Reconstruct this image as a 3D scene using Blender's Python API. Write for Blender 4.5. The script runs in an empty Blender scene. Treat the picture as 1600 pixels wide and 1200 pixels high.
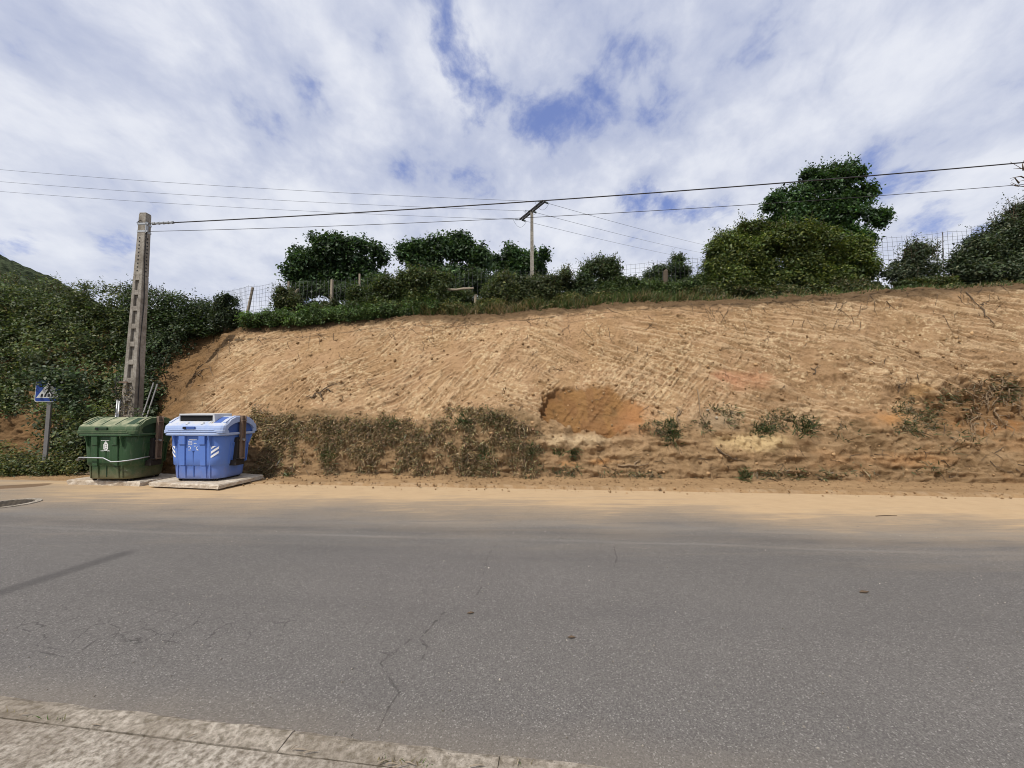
import bpy, math, random
import numpy as np
from mathutils import Vector, Matrix

# ------------------------------------------------------------------ camera, sky, sun, exposure
S = bpy.context.scene
COL = S.collection
CAMZ, PITCH, FPX = 1.65, math.radians(4.0), 600.0          # focal length in pixels of the 1600 px wide photograph
cam_d = bpy.data.cameras.new('camera'); cam = bpy.data.objects.new('camera', cam_d); COL.objects.link(cam)
cam_d.sensor_width = 36.0; cam_d.lens = 36.0 * FPX / 1600.0
cam_d.clip_start = 0.05; cam_d.clip_end = 3000.0
cam.location = (0, 0, CAMZ); cam.rotation_euler = (math.radians(90) + PITCH, 0, 0)
S.camera = cam
S.cycles.filter_width = 1.0
S.view_settings.view_transform = 'Standard'; S.view_settings.look = 'None'
S.view_settings.exposure = 0.12; S.view_settings.gamma = 1.0; S.view_settings.use_curve_mapping = False

SUN_EL, SUN_AZ = math.radians(54), math.radians(213)         # azimuth clockwise from +Y
sd = Vector((math.sin(SUN_AZ) * math.cos(SUN_EL), math.cos(SUN_AZ) * math.cos(SUN_EL), math.sin(SUN_EL)))
sun_d = bpy.data.lights.new('sun', 'SUN'); sun_d.energy = 3.6; sun_d.angle = math.radians(0.6); sun_d.color = (1.0, 0.95, 0.87)
sun = bpy.data.objects.new('sun', sun_d); COL.objects.link(sun)
sun.location = sd * 50; sun.rotation_euler = sd.to_track_quat('Z', 'Y').to_euler()

SP, CP = math.sin(PITCH), math.cos(PITCH)
def ray(px, py):
    cx, cy = (px - 800) / FPX, (600 - py) / FPX
    return np.array([cx, CP - cy * SP, SP + cy * CP])
def W(px, py, Y):                                           # the place at distance Y seen at a pixel of the photograph
    d = ray(px, py); t = Y / d[1]
    return np.array([d[0] * t, Y, CAMZ + d[2] * t])
def G(px, py, z=0.0):
    d = ray(px, py); t = (z - CAMZ) / d[2]
    return np.array([d[0] * t, d[1] * t, z])
def project(P):
    P = np.asarray(P); x, y, z = P[..., 0], P[..., 1], P[..., 2] - CAMZ
    d = np.maximum(y * CP + z * SP, 1e-3); u = z * CP - y * SP
    return 800 + FPX * x / d, 600 - FPX * u / d

# ------------------------------------------------------------------ node helpers
class NT:
    def __init__(s, nt):
        s.nt = nt; s.n = nt.nodes; s.l = nt.links
    def new(s, t, **k):
        n = s.n.new(t)
        for a, b in k.items(): setattr(n, a, b)
        return n
    def put(s, sock, v):
        if isinstance(v, bpy.types.NodeSocket): s.l.new(v, sock)
        elif v is not None:
            if sock.type == 'RGBA' and len(v) == 3: v = (*v, 1)
            sock.default_value = v
    def m(s, op, a, b=None, c=None, clamp=False):
        n = s.new('ShaderNodeMath', operation=op, use_clamp=clamp)
        for i, v in enumerate((a, b, c)):
            if v is not None: s.put(n.inputs[i], v)
        return n.outputs[0]
    def mix(s, f, a, b, mode='MIX'):
        n = s.new('ShaderNodeMix', data_type='RGBA', blend_type=mode)
        s.put(n.inputs[0], f); s.put(n.inputs[6], a); s.put(n.inputs[7], b)
        return n.outputs[2]
    def noise(s, vec, scale, detail=4, rough=0.55, dist=0.0, out=0):
        n = s.new('ShaderNodeTexNoise'); s.put(n.inputs['Vector'], vec)
        n.inputs['Scale'].default_value = scale; n.inputs['Detail'].default_value = detail
        n.inputs['Roughness'].default_value = rough; n.inputs['Distortion'].default_value = dist
        return n.outputs[out]
    def vor(s, vec, scale, feature='F1', out='Distance', rand=1.0):
        n = s.new('ShaderNodeTexVoronoi', feature=feature); s.put(n.inputs['Vector'], vec)
        n.inputs['Scale'].default_value = scale; n.inputs['Randomness'].default_value = rand
        return n.outputs[out]
    def smooth(s, v, a, b, lo=0.0, hi=1.0):
        n = s.new('ShaderNodeMapRange', interpolation_type='SMOOTHSTEP'); s.put(n.inputs[0], v)
        for i, x in zip((1, 2, 3, 4), (a, b, lo, hi)): n.inputs[i].default_value = x
        return n.outputs[0]
    def lin(s, v, a, b, lo=0.0, hi=1.0):
        n = s.new('ShaderNodeMapRange'); s.put(n.inputs[0], v)
        for i, x in zip((1, 2, 3, 4), (a, b, lo, hi)): n.inputs[i].default_value = x
        return n.outputs[0]
    def mapv(s, vec, loc=(0, 0, 0), rot=(0, 0, 0), sc=(1, 1, 1)):
        n = s.new('ShaderNodeMapping'); s.put(n.inputs[0], vec)
        n.inputs[1].default_value = loc; n.inputs[2].default_value = rot; n.inputs[3].default_value = sc
        return n.outputs[0]
    def bump(s, h, strength=0.5, dist=0.02, nrm=None):
        n = s.new('ShaderNodeBump'); n.inputs['Strength'].default_value = strength; n.inputs['Distance'].default_value = dist
        s.put(n.inputs['Height'], h)
        if nrm is not None: s.put(n.inputs['Normal'], nrm)
        return n.outputs[0]
MATS = {}
def material(name, fn):
    mt = bpy.data.materials.new(name); mt.use_nodes = True
    N = NT(mt.node_tree); N.n.clear()
    out = N.new('ShaderNodeOutputMaterial'); b = N.new('ShaderNodeBsdfPrincipled')
    N.l.new(b.outputs[0], out.inputs[0])
    tc = N.new('ShaderNodeTexCoord'); N.obj = tc.outputs['Object']; N.gen = tc.outputs['Generated']
    geo = N.new('ShaderNodeNewGeometry'); N.pos = geo.outputs['Position']; N.out = out; N.b = b
    fn(N, b); MATS[name] = mt
    return mt
def attr(N, name='Col'):
    a = N.new('ShaderNodeAttribute'); a.attribute_name = name
    return a.outputs['Color']

# ------------------------------------------------------------------ sky with broken cloud
wd = bpy.data.worlds.new('World'); S.world = wd; wd.use_nodes = True
N = NT(wd.node_tree); N.n.clear()
wo = N.new('ShaderNodeOutputWorld'); bg = N.new('ShaderNodeBackground'); N.l.new(bg.outputs[0], wo.inputs[0])
sky = N.new('ShaderNodeTexSky', sky_type='NISHITA'); sky.sun_disc = False
sky.sun_elevation = SUN_EL; sky.sun_rotation = SUN_AZ; sky.altitude = 100; sky.air_density = 1.0; sky.dust_density = 0.6; sky.ozone_density = 2.0
tc = N.new('ShaderNodeTexCoord'); sep = N.new('ShaderNodeSeparateXYZ'); N.l.new(tc.outputs['Generated'], sep.inputs[0])
dx, dy, dz = sep.outputs
zz = N.m('ADD', N.m('MAXIMUM', dz, 0.0), 0.38)
comb = N.new('ShaderNodeCombineXYZ'); N.put(comb.inputs[0], N.m('DIVIDE', dx, zz)); N.put(comb.inputs[1], N.m('DIVIDE', dy, zz))
P = comb.outputs[0]
def sky_p(px, py):
    d = ray(px, py); d = d / np.linalg.norm(d)
    return d[0] / (d[2] + .38), d[1] / (d[2] + .38)
warp = N.noise(P, 1.7, 3, 0.5, 0, 1)
warp2 = N.noise(P, 6.0, 4, 0.6, 0, 1)
Pw = N.mix(0.05, N.mix(0.10, P, warp, 'ADD'), warp2, 'ADD')
big = N.noise(N.mapv(Pw, (3.1, 1.7, 0)), 1.1, 3, 0.5)
mid = N.noise(N.mapv(Pw, (7.3, 2.2, 0), (0, 0, .5), (1.0, 0.85, 1)), 4.2, 4, 0.5, 0.1)
fine = N.noise(N.mapv(Pw, (1.3, 9.2, 0), (0, 0, -.4), (1.1, .9, 1)), 9.5, 6, 0.60, 0.1)
dens = N.m('ADD', N.m('MULTIPLY', big, 0.45), N.m('ADD', N.m('MULTIPLY', mid, 0.85), N.m('MULTIPLY', fine, 0.85)))
dens = N.m('SUBTRACT', dens, 0.48)
# the openings in the cloud layer, where they stand in the sky
gaps = [(708, 85, 46, 95, .40), (790, 175, 60, 30, .05), (850, 200, 30, 34, .26), (935, 150, 46, 40, .10), (1095, 335, 120, 24, .20), (985, 318, 80, 16, .22),
        (1430, 300, 150, 34, .20), (1480, 360, 110, 26, .24), (30, 372, 50, 18, .38), (170, 385, 80, 9, .16), (495, 140, 28, 18, .16), (1330, 120, 240, 90, .08), (1560, 130, 70, 90, .06),
        (360, 160, 120, 60, .05), (1010, 90, 30, 50, .08), (600, 110, 40, 70, .06)]
hole = None
for gx, gy, rx, ry, amp in gaps:
    c = sky_p(gx, gy); ax = sky_p(gx + rx, gy); ay = sky_p(gx, gy + ry)
    sx = abs(ax[0] - c[0]) + .02; sy = abs(ay[1] - c[1]) + .02
    ln = N.new('ShaderNodeVectorMath', operation='LENGTH')
    N.put(ln.inputs[0], N.mapv(Pw, (-c[0] / sx - .075 / sx, -c[1] / sy - .075 / sy, 0), (0, 0, 0), (1 / sx, 1 / sy, 0)))
    h = N.m('MULTIPLY', N.smooth(ln.outputs['Value'], 1.6, 0.0), amp)
    hole = h if hole is None else N.m('ADD', hole, h)
dens = N.m('SUBTRACT', dens, N.m('MULTIPLY', hole, 0.95))
cover = N.smooth(dens, 0.15, 0.44)
shade = N.smooth(N.m('ADD', N.m('MULTIPLY', mid, .6), N.m('ADD', N.m('MULTIPLY', fine, .35), N.m('MULTIPLY', big, .25))), 0.46, 0.74)

lowbr = N.smooth(dz, 0.62, 0.20)
ccol = N.mix(shade, (0.46, 0.505, 0.65), (0.79, 0.81, 0.865))
ccol = N.mix(N.m('MULTIPLY', lowbr, 0.38), ccol, (0.755, 0.78, 0.83))
skyc = N.mix(1.0, N.mix(1.0, sky.outputs[0], (0.085, 0.085, 0.085), 'MULTIPLY'), (1.25, 1.15, 1.35), 'MULTIPLY')
skyc = N.mix(0.45, skyc, (0.26, 0.35, 0.74))
final = N.mix(N.m('MULTIPLY', cover, 0.93), skyc, ccol)
N.l.new(final, bg.inputs[0]); bg.inputs[1].default_value = 1.0

# ------------------------------------------------------------------ numpy noise
def _hash(ix, iy, seed):
    h = (ix.astype(np.int64) * 374761393 + iy.astype(np.int64) * 668265263 + seed * 1274126177) & 0xFFFFFFFF
    h = ((h ^ (h >> 13)) * 1274126177) & 0xFFFFFFFF
    h = h ^ (h >> 16)
    return (h & 0xFFFFFF).astype(np.float64) / 0xFFFFFF
def vnoise(x, y, seed=0):
    x = np.asarray(x, float); y = np.asarray(y, float)
    ix = np.floor(x); iy = np.floor(y); fx = x - ix; fy = y - iy
    fx = fx * fx * fx * (fx * (fx * 6 - 15) + 10); fy = fy * fy * fy * (fy * (fy * 6 - 15) + 10)
    a = _hash(ix, iy, seed); b = _hash(ix + 1, iy, seed); c = _hash(ix, iy + 1, seed); d = _hash(ix + 1, iy + 1, seed)
    return (a * (1 - fx) + b * fx) * (1 - fy) + (c * (1 - fx) + d * fx) * fy
def fbm(x, y, octv=4, seed=0, gain=0.5):
    s = 0; a = 1.0; t = 0
    for o in range(octv):
        s = s + a * vnoise(x * 2 ** o + 17.3 * o, y * 2 ** o - 9.1 * o, seed + o * 31); t += a; a *= gain
    return s / t
def ridged(x, y, octv=4, seed=0, gain=0.5):
    s = 0; a = 1.0; t = 0
    for o in range(octv):
        s = s + a * (1 - np.abs(2 * vnoise(x * 2 ** o + 5.3 * o, y * 2 ** o - 3.1 * o, seed + o * 57) - 1)); t += a; a *= gain
    return s / t
def sst(a, b, v):
    t = np.clip((v - a) / (b - a), 0, 1); return t * t * (3 - 2 * t)
def norm(v): return v / np.maximum(np.linalg.norm(v, axis=-1, keepdims=True), 1e-9)

# ------------------------------------------------------------------ object helpers
def link(o, parent=None):
    COL.objects.link(o)
    if parent is not None: o.parent = parent
    return o
def thing(name, label, cat, loc=(0, 0, 0), rz=0.0, group=None):
    o = bpy.data.objects.new(name, None); COL.objects.link(o); o.empty_display_size = .2
    o.location = loc; o.rotation_euler = (0, 0, rz)
    return tag(o, label, cat, group)
def tag(o, label, cat, group=None):
    o['label'] = label; o['category'] = cat
    if group: o['group'] = group
    return o
def structure(o): o['kind'] = 'structure'; return o
def stuff(o, label=None, cat=None):
    o['kind'] = 'stuff'
    if label: o['label'] = label
    if cat: o['category'] = cat
    return o
def np_mesh(name, V, F, mat, parent=None, col=None, smooth=False):
    V = np.asarray(V, np.float32).reshape(-1, 3); F = np.asarray(F, np.int32); k = F.shape[1]
    me = bpy.data.meshes.new(name)
    me.vertices.add(len(V)); me.vertices.foreach_set('co', V.ravel())
    me.loops.add(F.size); me.loops.foreach_set('vertex_index', F.ravel())
    me.polygons.add(len(F)); me.polygons.foreach_set('loop_start', np.arange(0, F.size, k, dtype=np.int32))
    me.polygons.foreach_set('loop_total', np.full(len(F), k, np.int32))
    if smooth: me.polygons.foreach_set('use_smooth', np.ones(len(F), bool))
    if col is not None:
        a = me.color_attributes.new('Col', 'FLOAT_COLOR', 'POINT')
        c = np.ones((len(V), 4), np.float32); c[:, :3] = col; a.data.foreach_set('color', c.ravel())
    me.materials.append(mat); me.update(calc_edges=True)
    return link(bpy.data.objects.new(name, me), parent)

class MB:
    def __init__(s): s.v = []; s.f = []
    def add(s, vs, fs):
        o = len(s.v); s.v += [tuple(map(float, p)) for p in vs]; s.f += [tuple(i + o for i in f) for f in fs]; return s
    def hexa(s, p):                                         # bottom four corners then top four, counter-clockwise
        return s.add(p, [(3, 2, 1, 0), (4, 5, 6, 7), (0, 1, 5, 4), (1, 2, 6, 5), (2, 3, 7, 6), (3, 0, 4, 7)])
    def box(s, c, d, M=None):
        x, y, z = d[0] / 2, d[1] / 2, d[2] / 2
        p = [Vector(q) for q in ((-x, -y, -z), (x, -y, -z), (x, y, -z), (-x, y, -z), (-x, -y, z), (x, -y, z), (x, y, z), (-x, y, z))]
        if M is not None: p = [M @ q for q in p]
        return s.hexa([q + Vector(c) for q in p])
    def loft(s, rings, caps=True):
        n = len(rings[0]); o = len(s.v)
        for r in rings: s.v += [tuple(map(float, p)) for p in r]
        for i in range(len(rings) - 1):
            for j in range(n):
                k = (j + 1) % n
                s.f.append((o + i * n + j, o + i * n + k, o + (i + 1) * n + k, o + (i + 1) * n + j))
        if caps:
            s.f.append(tuple(o + j for j in reversed(range(n)))); s.f.append(tuple(o + (len(rings) - 1) * n + j for j in range(n)))
        return s
    def tube(s, pts, rad, n=6, caps=True):
        pts = [Vector(p) for p in pts]
        if not hasattr(rad, '__len__'): rad = [rad] * len(pts)
        rings = []; up = None
        for i, p in enumerate(pts):
            d = (pts[min(i + 1, len(pts) - 1)] - pts[max(i - 1, 0)]).normalized()
            if up is None: up = d.orthogonal().normalized()
            else:
                up = up - d * up.dot(d)
                up = up.normalized() if up.length > 1e-6 else d.orthogonal().normalized()
            r = d.cross(up)
            rings.append([p + (up * math.cos(a) + r * math.sin(a)) * rad[i] for a in (2 * math.pi * k / n for k in range(n))])
        return s.loft(rings, caps)
    def build(s, name, mat, parent=None, bevel=0.0, smooth=False, seg=2):
        me = bpy.data.meshes.new(name); me.from_pydata(s.v, [], s.f); me.materials.append(mat); me.update()
        o = link(bpy.data.objects.new(name, me), parent)
        if smooth:
            for p in me.polygons: p.use_smooth = True
        if bevel:
            b = o.modifiers.new('bevel', 'BEVEL'); b.width = bevel; b.segments = seg; b.limit_method = 'ANGLE'; b.angle_limit = math.radians(35)
        return o
def rrect(w, d, r, z, n=6, cx=0, cy=0):
    out = []; r = min(r, w / 2 - .001, d / 2 - .001)
    for sx, sy, a0 in ((1, -1, -90), (1, 1, 0), (-1, 1, 90), (-1, -1, 180)):
        for i in range(n + 1):
            a = math.radians(a0 + 90 * i / n)
            out.append((cx + sx * (w / 2 - r) + r * math.cos(a), cy + sy * (d / 2 - r) + r * math.sin(a), z))
    return out

# ------------------------------------------------------------------ materials
def m_earth(N, b):
    c = attr(N)
    n1 = N.noise(N.pos, 9, 6, 0.62); n2 = N.noise(N.pos, 55, 5, 0.65); n3 = N.noise(N.pos, 2.2, 4, .55)
    c = N.mix(1.0, c, N.mix(n1, (0.72, 0.70, 0.68), (1.25, 1.25, 1.24)), 'MULTIPLY')
    c = N.mix(1.0, c, N.mix(n2, (0.66, 0.65, 0.64), (1.32, 1.33, 1.34)), 'MULTIPLY')
    c = N.mix(1.0, c, N.mix(n3, (0.90, 0.87, 0.84), (1.10, 1.13, 1.15)), 'MULTIPLY')
    N.put(b.inputs['Base Color'], c); b.inputs['Roughness'].default_value = 0.97; b.inputs['Specular IOR Level'].default_value = 0.08
    h = N.m('ADD', N.m('MULTIPLY', n1, 1.0), N.m('MULTIPLY', n2, .35))
    N.put(b.inputs['Normal'], N.bump(h, 1.0, 0.06))
EARTH = material('earth', m_earth)

TOE_A, TOE_B = 9.4, 0.079
def toe_y(x): return TOE_A - TOE_B * (x + 6.2)
def m_road(N, b):
    s = N.new('ShaderNodeSeparateXYZ'); N.l.new(N.pos, s.inputs[0]); x, y, z = s.outputs
    d = N.m('SUBTRACT', N.m('SUBTRACT', TOE_A, N.m('MULTIPLY', N.m('ADD', x, 6.2), TOE_B)), y)     # metres from the foot of the bank
    base = N.mix(N.noise(N.pos, 0.35, 5, .65), (0.104, 0.096, 0.089), (0.160, 0.148, 0.136))
    base = N.mix(N.m('MULTIPLY', N.smooth(N.noise(N.mapv(N.pos, sc=(.5, 1.6, 1)), 0.55, 3, .5), .45, .72), .35), base, (0.112, 0.104, 0.100))
    g = N.vor(N.pos, 150, 'F1', 'Color'); gs = N.new('ShaderNodeSeparateColor'); N.l.new(g, gs.inputs[0])
    base = N.mix(1.0, base, N.mix(gs.outputs[0], (0.70, 0.70, 0.70), (1.26, 1.26, 1.26)), 'MULTIPLY')
    base = N.mix(N.m('MULTIPLY', N.smooth(gs.outputs[1], .92, .98), .7), base, (0.30, 0.285, 0.26))
    g2 = N.noise(N.pos, 160, 3, .7); base = N.mix(1.0, base, N.mix(g2, (0.6, 0.6, 0.6), (1.4, 1.4, 1.4)), 'MULTIPLY')
    # worn wheel bands along the road
    for off, w, a in ((3.55, .22, .28), (3.15, .30, -.20), (4.4, .45, .12), (5.6, .35, .10), (3.86, .07, -.22)):
        band = N.smooth(N.m('ABSOLUTE', N.m('SUBTRACT', N.m('ADD', d, N.m('MULTIPLY', N.m('SUBTRACT', N.noise(N.pos, .25, 2), .5), .5)), off)), w, 0.0)
        band = N.m('MULTIPLY', band, N.lin(N.noise(N.mapv(N.pos, sc=(.4, 3, 1)), 1.3, 3), .3, .7))
        base = N.mix(N.m('MULTIPLY', band, min(1, abs(a) * 1.9)), base, (0.075, 0.07, 0.068) if a > 0 else (0.25, 0.235, 0.21))
    def seg_dist(p, q):
        p = np.array(p[:2]); q = np.array(q[:2]); L = np.linalg.norm(q - p); u = (q - p) / L
        rx = N.m('SUBTRACT', x, float(p[0])); ry = N.m('SUBTRACT', y, float(p[1]))
        t = N.m('ADD', N.m('MULTIPLY', rx, float(u[0])), N.m('MULTIPLY', ry, float(u[1])))
        tt = N.m('MINIMUM', N.m('MAXIMUM', t, 0.0), float(L))
        ex = N.m('SUBTRACT', rx, N.m('MULTIPLY', tt, float(u[0]))); ey = N.m('SUBTRACT', ry, N.m('MULTIPLY', tt, float(u[1])))
        return N.m('SQRT', N.m('ADD', N.m('MULTIPLY', ex, ex), N.m('MULTIPLY', ey, ey)))
    # rubber mark at the left
    sk = N.smooth(seg_dist(G(-60, 945), G(190, 866)), .16, .03)
    base = N.mix(N.m('MULTIPLY', sk, .55), base, (0.055, 0.052, 0.05))
    # cracks: cell edges kept only inside the cracked areas
    wv = N.mix(.09, N.pos, N.noise(N.pos, 6, 4, .6, 0, 1), 'ADD')
    e1 = N.vor(wv, 4.2, 'DISTANCE_TO_EDGE')
    area = N.smooth(seg_dist(G(-20, 985), G(390, 975)), .62, .12)
    area = N.m('MULTIPLY', area, N.smooth(N.noise(N.pos, 2.2, 3, .6), .38, .54))
    cr = N.m('MULTIPLY', N.smooth(e1, .016, .003), area)
    wig_n = N.noise(N.pos, 9, 4, .65)
    lines = [[(694, 957), (668, 985), (640, 1000), (612, 1022), (594, 1036), (606, 1052), (612, 1068), (624, 1082)], [(668, 985), (656, 998), (668, 1010), (660, 1030)], [(612, 1022), (588, 1018)], [(624, 1082), (608, 1104), (592, 1140)],
             [(120, 1022), (150, 1000), (182, 990)], [(755, 898), (762, 868), (776, 850)], [(745, 930), (752, 918)], [(960, 886), (964, 872), (958, 850)], [(812, 815), (824, 800), (838, 786)], [(60, 1018), (100, 1026)], [(250, 1000), (330, 1010)]]
    for (p, q, w) in [(G(*a), G(*b_), .1) for ln in lines for a, b_ in zip(ln[:-1], ln[1:])]:
        wig = N.m('ADD', seg_dist(p, q), N.m('MULTIPLY', N.m('SUBTRACT', wig_n, .5), .07))
        cr = N.m('MAXIMUM', cr, N.m('MULTIPLY', N.smooth(N.m('ABSOLUTE', wig), .007, .002), .8))
    cr = N.m('MULTIPLY', cr, .62)
    base = N.mix(cr, base, (0.035, 0.032, 0.03))
    # dark spots of oil and gum
    sp = N.smooth(N.vor(N.mapv(N.pos, (.3, .2, 0), sc=(.6, 1, 1)), 1.1), .045, .02)
    base = N.mix(N.m('MULTIPLY', sp, .3), base, (0.05, 0.045, 0.042))
    # sand washed off the bank, thinning out over the asphalt
    st = N.noise(N.mapv(N.pos, (0, 0, 0), (0, 0, -.07), (.30, 2.8, 1)), 1.7, 8, .70, .5)
    n2 = N.noise(N.pos, .55, 3, .5)
    e = N.m('ADD', d, N.m('ADD', N.m('MULTIPLY', N.m('SUBTRACT', st, .5), 3.6), N.m('MULTIPLY', N.m('SUBTRACT', n2, .5), 2.0)))
    xr = N.m('MULTIPLY', N.smooth(x, 2.0, 7.0), .55)
    e = N.m('SUBTRACT', e, xr)
    sand = N.smooth(N.m('ADD', e, .18), 3.1, 1.4)
    thin = N.m('MULTIPLY', N.smooth(e, 3.7, 2.2), N.smooth(st, .40, .60))
    thin2 = N.m('MULTIPLY', N.smooth(e, 4.6, 2.3), .30)
    sandc = N.mix(N.noise(N.pos, 3, 5, .6), (0.385, 0.268, 0.153), (0.478, 0.346, 0.206))
    sandc = N.mix(1.0, sandc, N.mix(N.noise(N.mapv(N.pos, sc=(.6, 5, 1)), 6, 4, .65), (.82, .82, .82), (1.16, 1.16, 1.16)), 'MULTIPLY')
    sm = N.m('MAXIMUM', sand, N.m('MULTIPLY', thin, .55))
    base = N.mix(thin2, base, (0.30, 0.245, 0.18))
    grey_left = N.smooth(x, -8.3, -10.6)                     # at the drive on the left the sand is thin
    sm = N.m('MULTIPLY', sm, N.lin(N.m('MULTIPLY', grey_left, N.smooth(N.noise(N.mapv(N.pos, sc=(.3, 2, 1)), 1.2, 4), .3, .6)), 0, 1, 1, .45))
    base = N.mix(sm, base, sandc)
    # dust along the near kerb
    kd = N.m('SUBTRACT', y, N.m('ADD', 1.80, N.m('MULTIPLY', x, -.131)))
    base = N.mix(N.m('MULTIPLY', N.smooth(N.m('ADD', kd, N.m('MULTIPLY', N.noise(N.pos, 3, 3), .25)), .62, .05), .42), base, (0.27, 0.225, 0.17))
    # dark brown wedge over the ground at the far left
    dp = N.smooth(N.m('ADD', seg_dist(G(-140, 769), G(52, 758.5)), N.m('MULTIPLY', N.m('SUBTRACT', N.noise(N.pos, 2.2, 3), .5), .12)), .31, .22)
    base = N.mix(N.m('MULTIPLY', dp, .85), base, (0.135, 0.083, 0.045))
    N.put(b.inputs['Base Color'], base); N.put(b.inputs['Roughness'], .92); b.inputs['Specular IOR Level'].default_value = 0.22
    h = N.m('ADD', N.m('MULTIPLY', N.m('SUBTRACT', gs.outputs[0], cr), N.m('SUBTRACT', 1.0, N.m('MULTIPLY', sm, .8))), N.m('MULTIPLY', g2, .5))
    N.put(b.inputs['Normal'], N.bump(h, 0.55, 0.006))
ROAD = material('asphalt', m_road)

def m_conc(c0, c1, scale=14, dirt=(0.20, 0.15, 0.10), dirt_amt=.5, b_d=.012):
    def f(N, b):
        n = N.noise(N.pos, scale, 7, .68); n2 = N.noise(N.pos, 1.7, 4, .6); n3 = N.noise(N.pos, scale * 9, 3, .7)
        c = N.mix(N.smooth(n, .30, .70), c0, c1)
        c = N.mix(1.0, c, N.mix(n3, (.72, .72, .72), (1.28, 1.28, 1.28)), 'MULTIPLY')
        c = N.mix(N.m('MULTIPLY', N.smooth(n2, .42, .68), dirt_amt), c, dirt)
        pit = N.smooth(N.vor(N.pos, scale * 2.6), .20, .06); pit = N.m('MULTIPLY', pit, N.smooth(n, .45, .6))
        c = N.mix(N.m('MULTIPLY', pit, .55), c, (.10, .085, .065))
        N.put(b.inputs['Base Color'], c); b.inputs['Roughness'].default_value = .93; b.inputs['Specular IOR Level'].default_value = .15
        N.put(b.inputs['Normal'], N.bump(N.m('SUBTRACT', N.m('ADD', n, N.m('MULTIPLY', n3, .3)), N.m('MULTIPLY', pit, .5)), .8, b_d))
    return f
PAVE = material('pavement_concrete', m_conc((.16, .132, .098), (.56, .50, .42), 34, (.17, .135, .10), .5, .02))
KERBM = material('kerb_concrete', m_conc((.16, .135, .10), (.50, .44, .365), 26, (.15, .12, .085), .6, .02))
SLABM = material('slab_concrete', m_conc((.36, .30, .23), (.60, .54, .45), 11, (.30, .22, .14), .55))
POLEM = material('pole_concrete', m_conc((.20, .175, .145), (.36, .33, .285), 9, (.13, .11, .085), .6, .02))

def m_simple(c, rough=.6, metal=0.0, spec=.3, var=.25, scale=12, dust=None, dust_amt=0.0, bump=0.0, mud=0.0):
    def f(N, b):
        n = N.noise(N.pos, scale, 5, .6)
        k = N.mix(1.0, c, N.mix(n, (1 - var,) * 3, (1 + var,) * 3), 'MULTIPLY')
        if dust is not None:
            g = N.new('ShaderNodeNewGeometry'); s = N.new('ShaderNodeSeparateXYZ'); N.l.new(g.outputs['Normal'], s.inputs[0])
            up = N.smooth(s.outputs[2], .25, .85)
            k = N.mix(N.m('MULTIPLY', N.m('MULTIPLY', up, N.smooth(N.noise(N.pos, 5, 5, .65), .25, .65)), dust_amt), k, dust)
            k = N.mix(N.m('MULTIPLY', N.smooth(N.noise(N.mapv(N.pos, sc=(3, 3, .5)), 4, 5, .6), .52, .75), dust_amt * .30), k, dust)
        if mud:
            sz = N.new('ShaderNodeSeparateXYZ'); N.l.new(N.obj, sz.inputs[0])
            hgt = N.m('ADD', sz.outputs[2], N.m('MULTIPLY', N.m('SUBTRACT', N.noise(N.pos, 7, 5, .65), .5), .55))
            k = N.mix(N.m('MULTIPLY', N.smooth(hgt, .42, .02), mud), k, (.26, .19, .115))
            k = N.mix(N.m('MULTIPLY', N.smooth(N.noise(N.mapv(N.pos, sc=(14, 14, 1.2)), 1.6, 4, .6), .54, .74), mud * .5), k, (.22, .20, .16))
            scr = N.smooth(N.noise(N.mapv(N.pos, sc=(2, 2, 9)), 5, 4, .7), .64, .70); k = N.mix(N.m('MULTIPLY', scr, mud * .6), k, (.42, .42, .40))
        N.put(b.inputs['Base Color'], k); b.inputs['Roughness'].default_value = rough; b.inputs['Metallic'].default_value = metal
        b.inputs['Specular IOR Level'].default_value = spec
        if bump: N.put(b.inputs['Normal'], N.bump(n, .5, bump))
    return f
GREEN = material('green_plastic', m_simple((.030, .072, .030), .55, 0, .3, .14, 3, (.20, .19, .12), .45, .004, .42))
GREEN_LID = material('green_lid_plastic', m_simple((.050, .090, .040), .6, 0, .3, .14, 4, (.33, .32, .20), .85, .004))
GREEN_DK = material('green_dark_plastic', m_simple((.020, .045, .020), .6, 0, .3, .15, 4))
BLUE = material('blue_plastic', m_simple((.098, .190, .52), .5, 0, .3, .08, 3, (.32, .32, .36), .22, .004, .26))
BLUE_LID = material('blue_lid_plastic', m_simple((.31, .40, .62), .55, 0, .3, .14, 5, (.52, .51, .49), .85, .004))
BLUE_DK = material('blue_dark_plastic', m_simple((.055, .11, .33), .55, 0, .3, .12, 4))
WHITE_PL = material('white_plastic', m_simple((.52, .53, .54), .55, 0, .3, .12, 8, (.45, .38, .28), .4))
BLACK = material('black_rubber_and_openings', m_simple((.012, .012, .012), .7, 0, .2, .3, 10))
RUST = material('rusty_steel', m_simple((.185, .130, .095), .75, .15, .25, .45, 16, (.22, .16, .10), .4, .003))
DKSTEEL = material('dark_steel', m_simple((.030, .026, .024), .65, .3, .3, .4, 14))
STEEL = material('dull_steel', m_simple((.17, .165, .16), .6, .35, .3, .25, 18))
GALV = material('galvanised_steel', m_simple((.40, .41, .42), .5, .55, .4, .2, 18))
WIRE = material('cable_black', m_simple((.035, .033, .033), .6, .2, .3, .2, 8))
WIREG = material('cable_grey', m_simple((.11, .11, .115), .6, .3, .3, .2, 8))
DECAL = material('white_print', m_simple((.72, .73, .70), .6, 0, .3, .15, 60))
STICK = material('white_sticker', m_simple((.80, .82, .84), .5, 0, .3, .08, 30))
SIGN_BLUE = material('sign_blue', m_simple((.010, .042, .22), .4, 0, .4, .1, 6))
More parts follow.
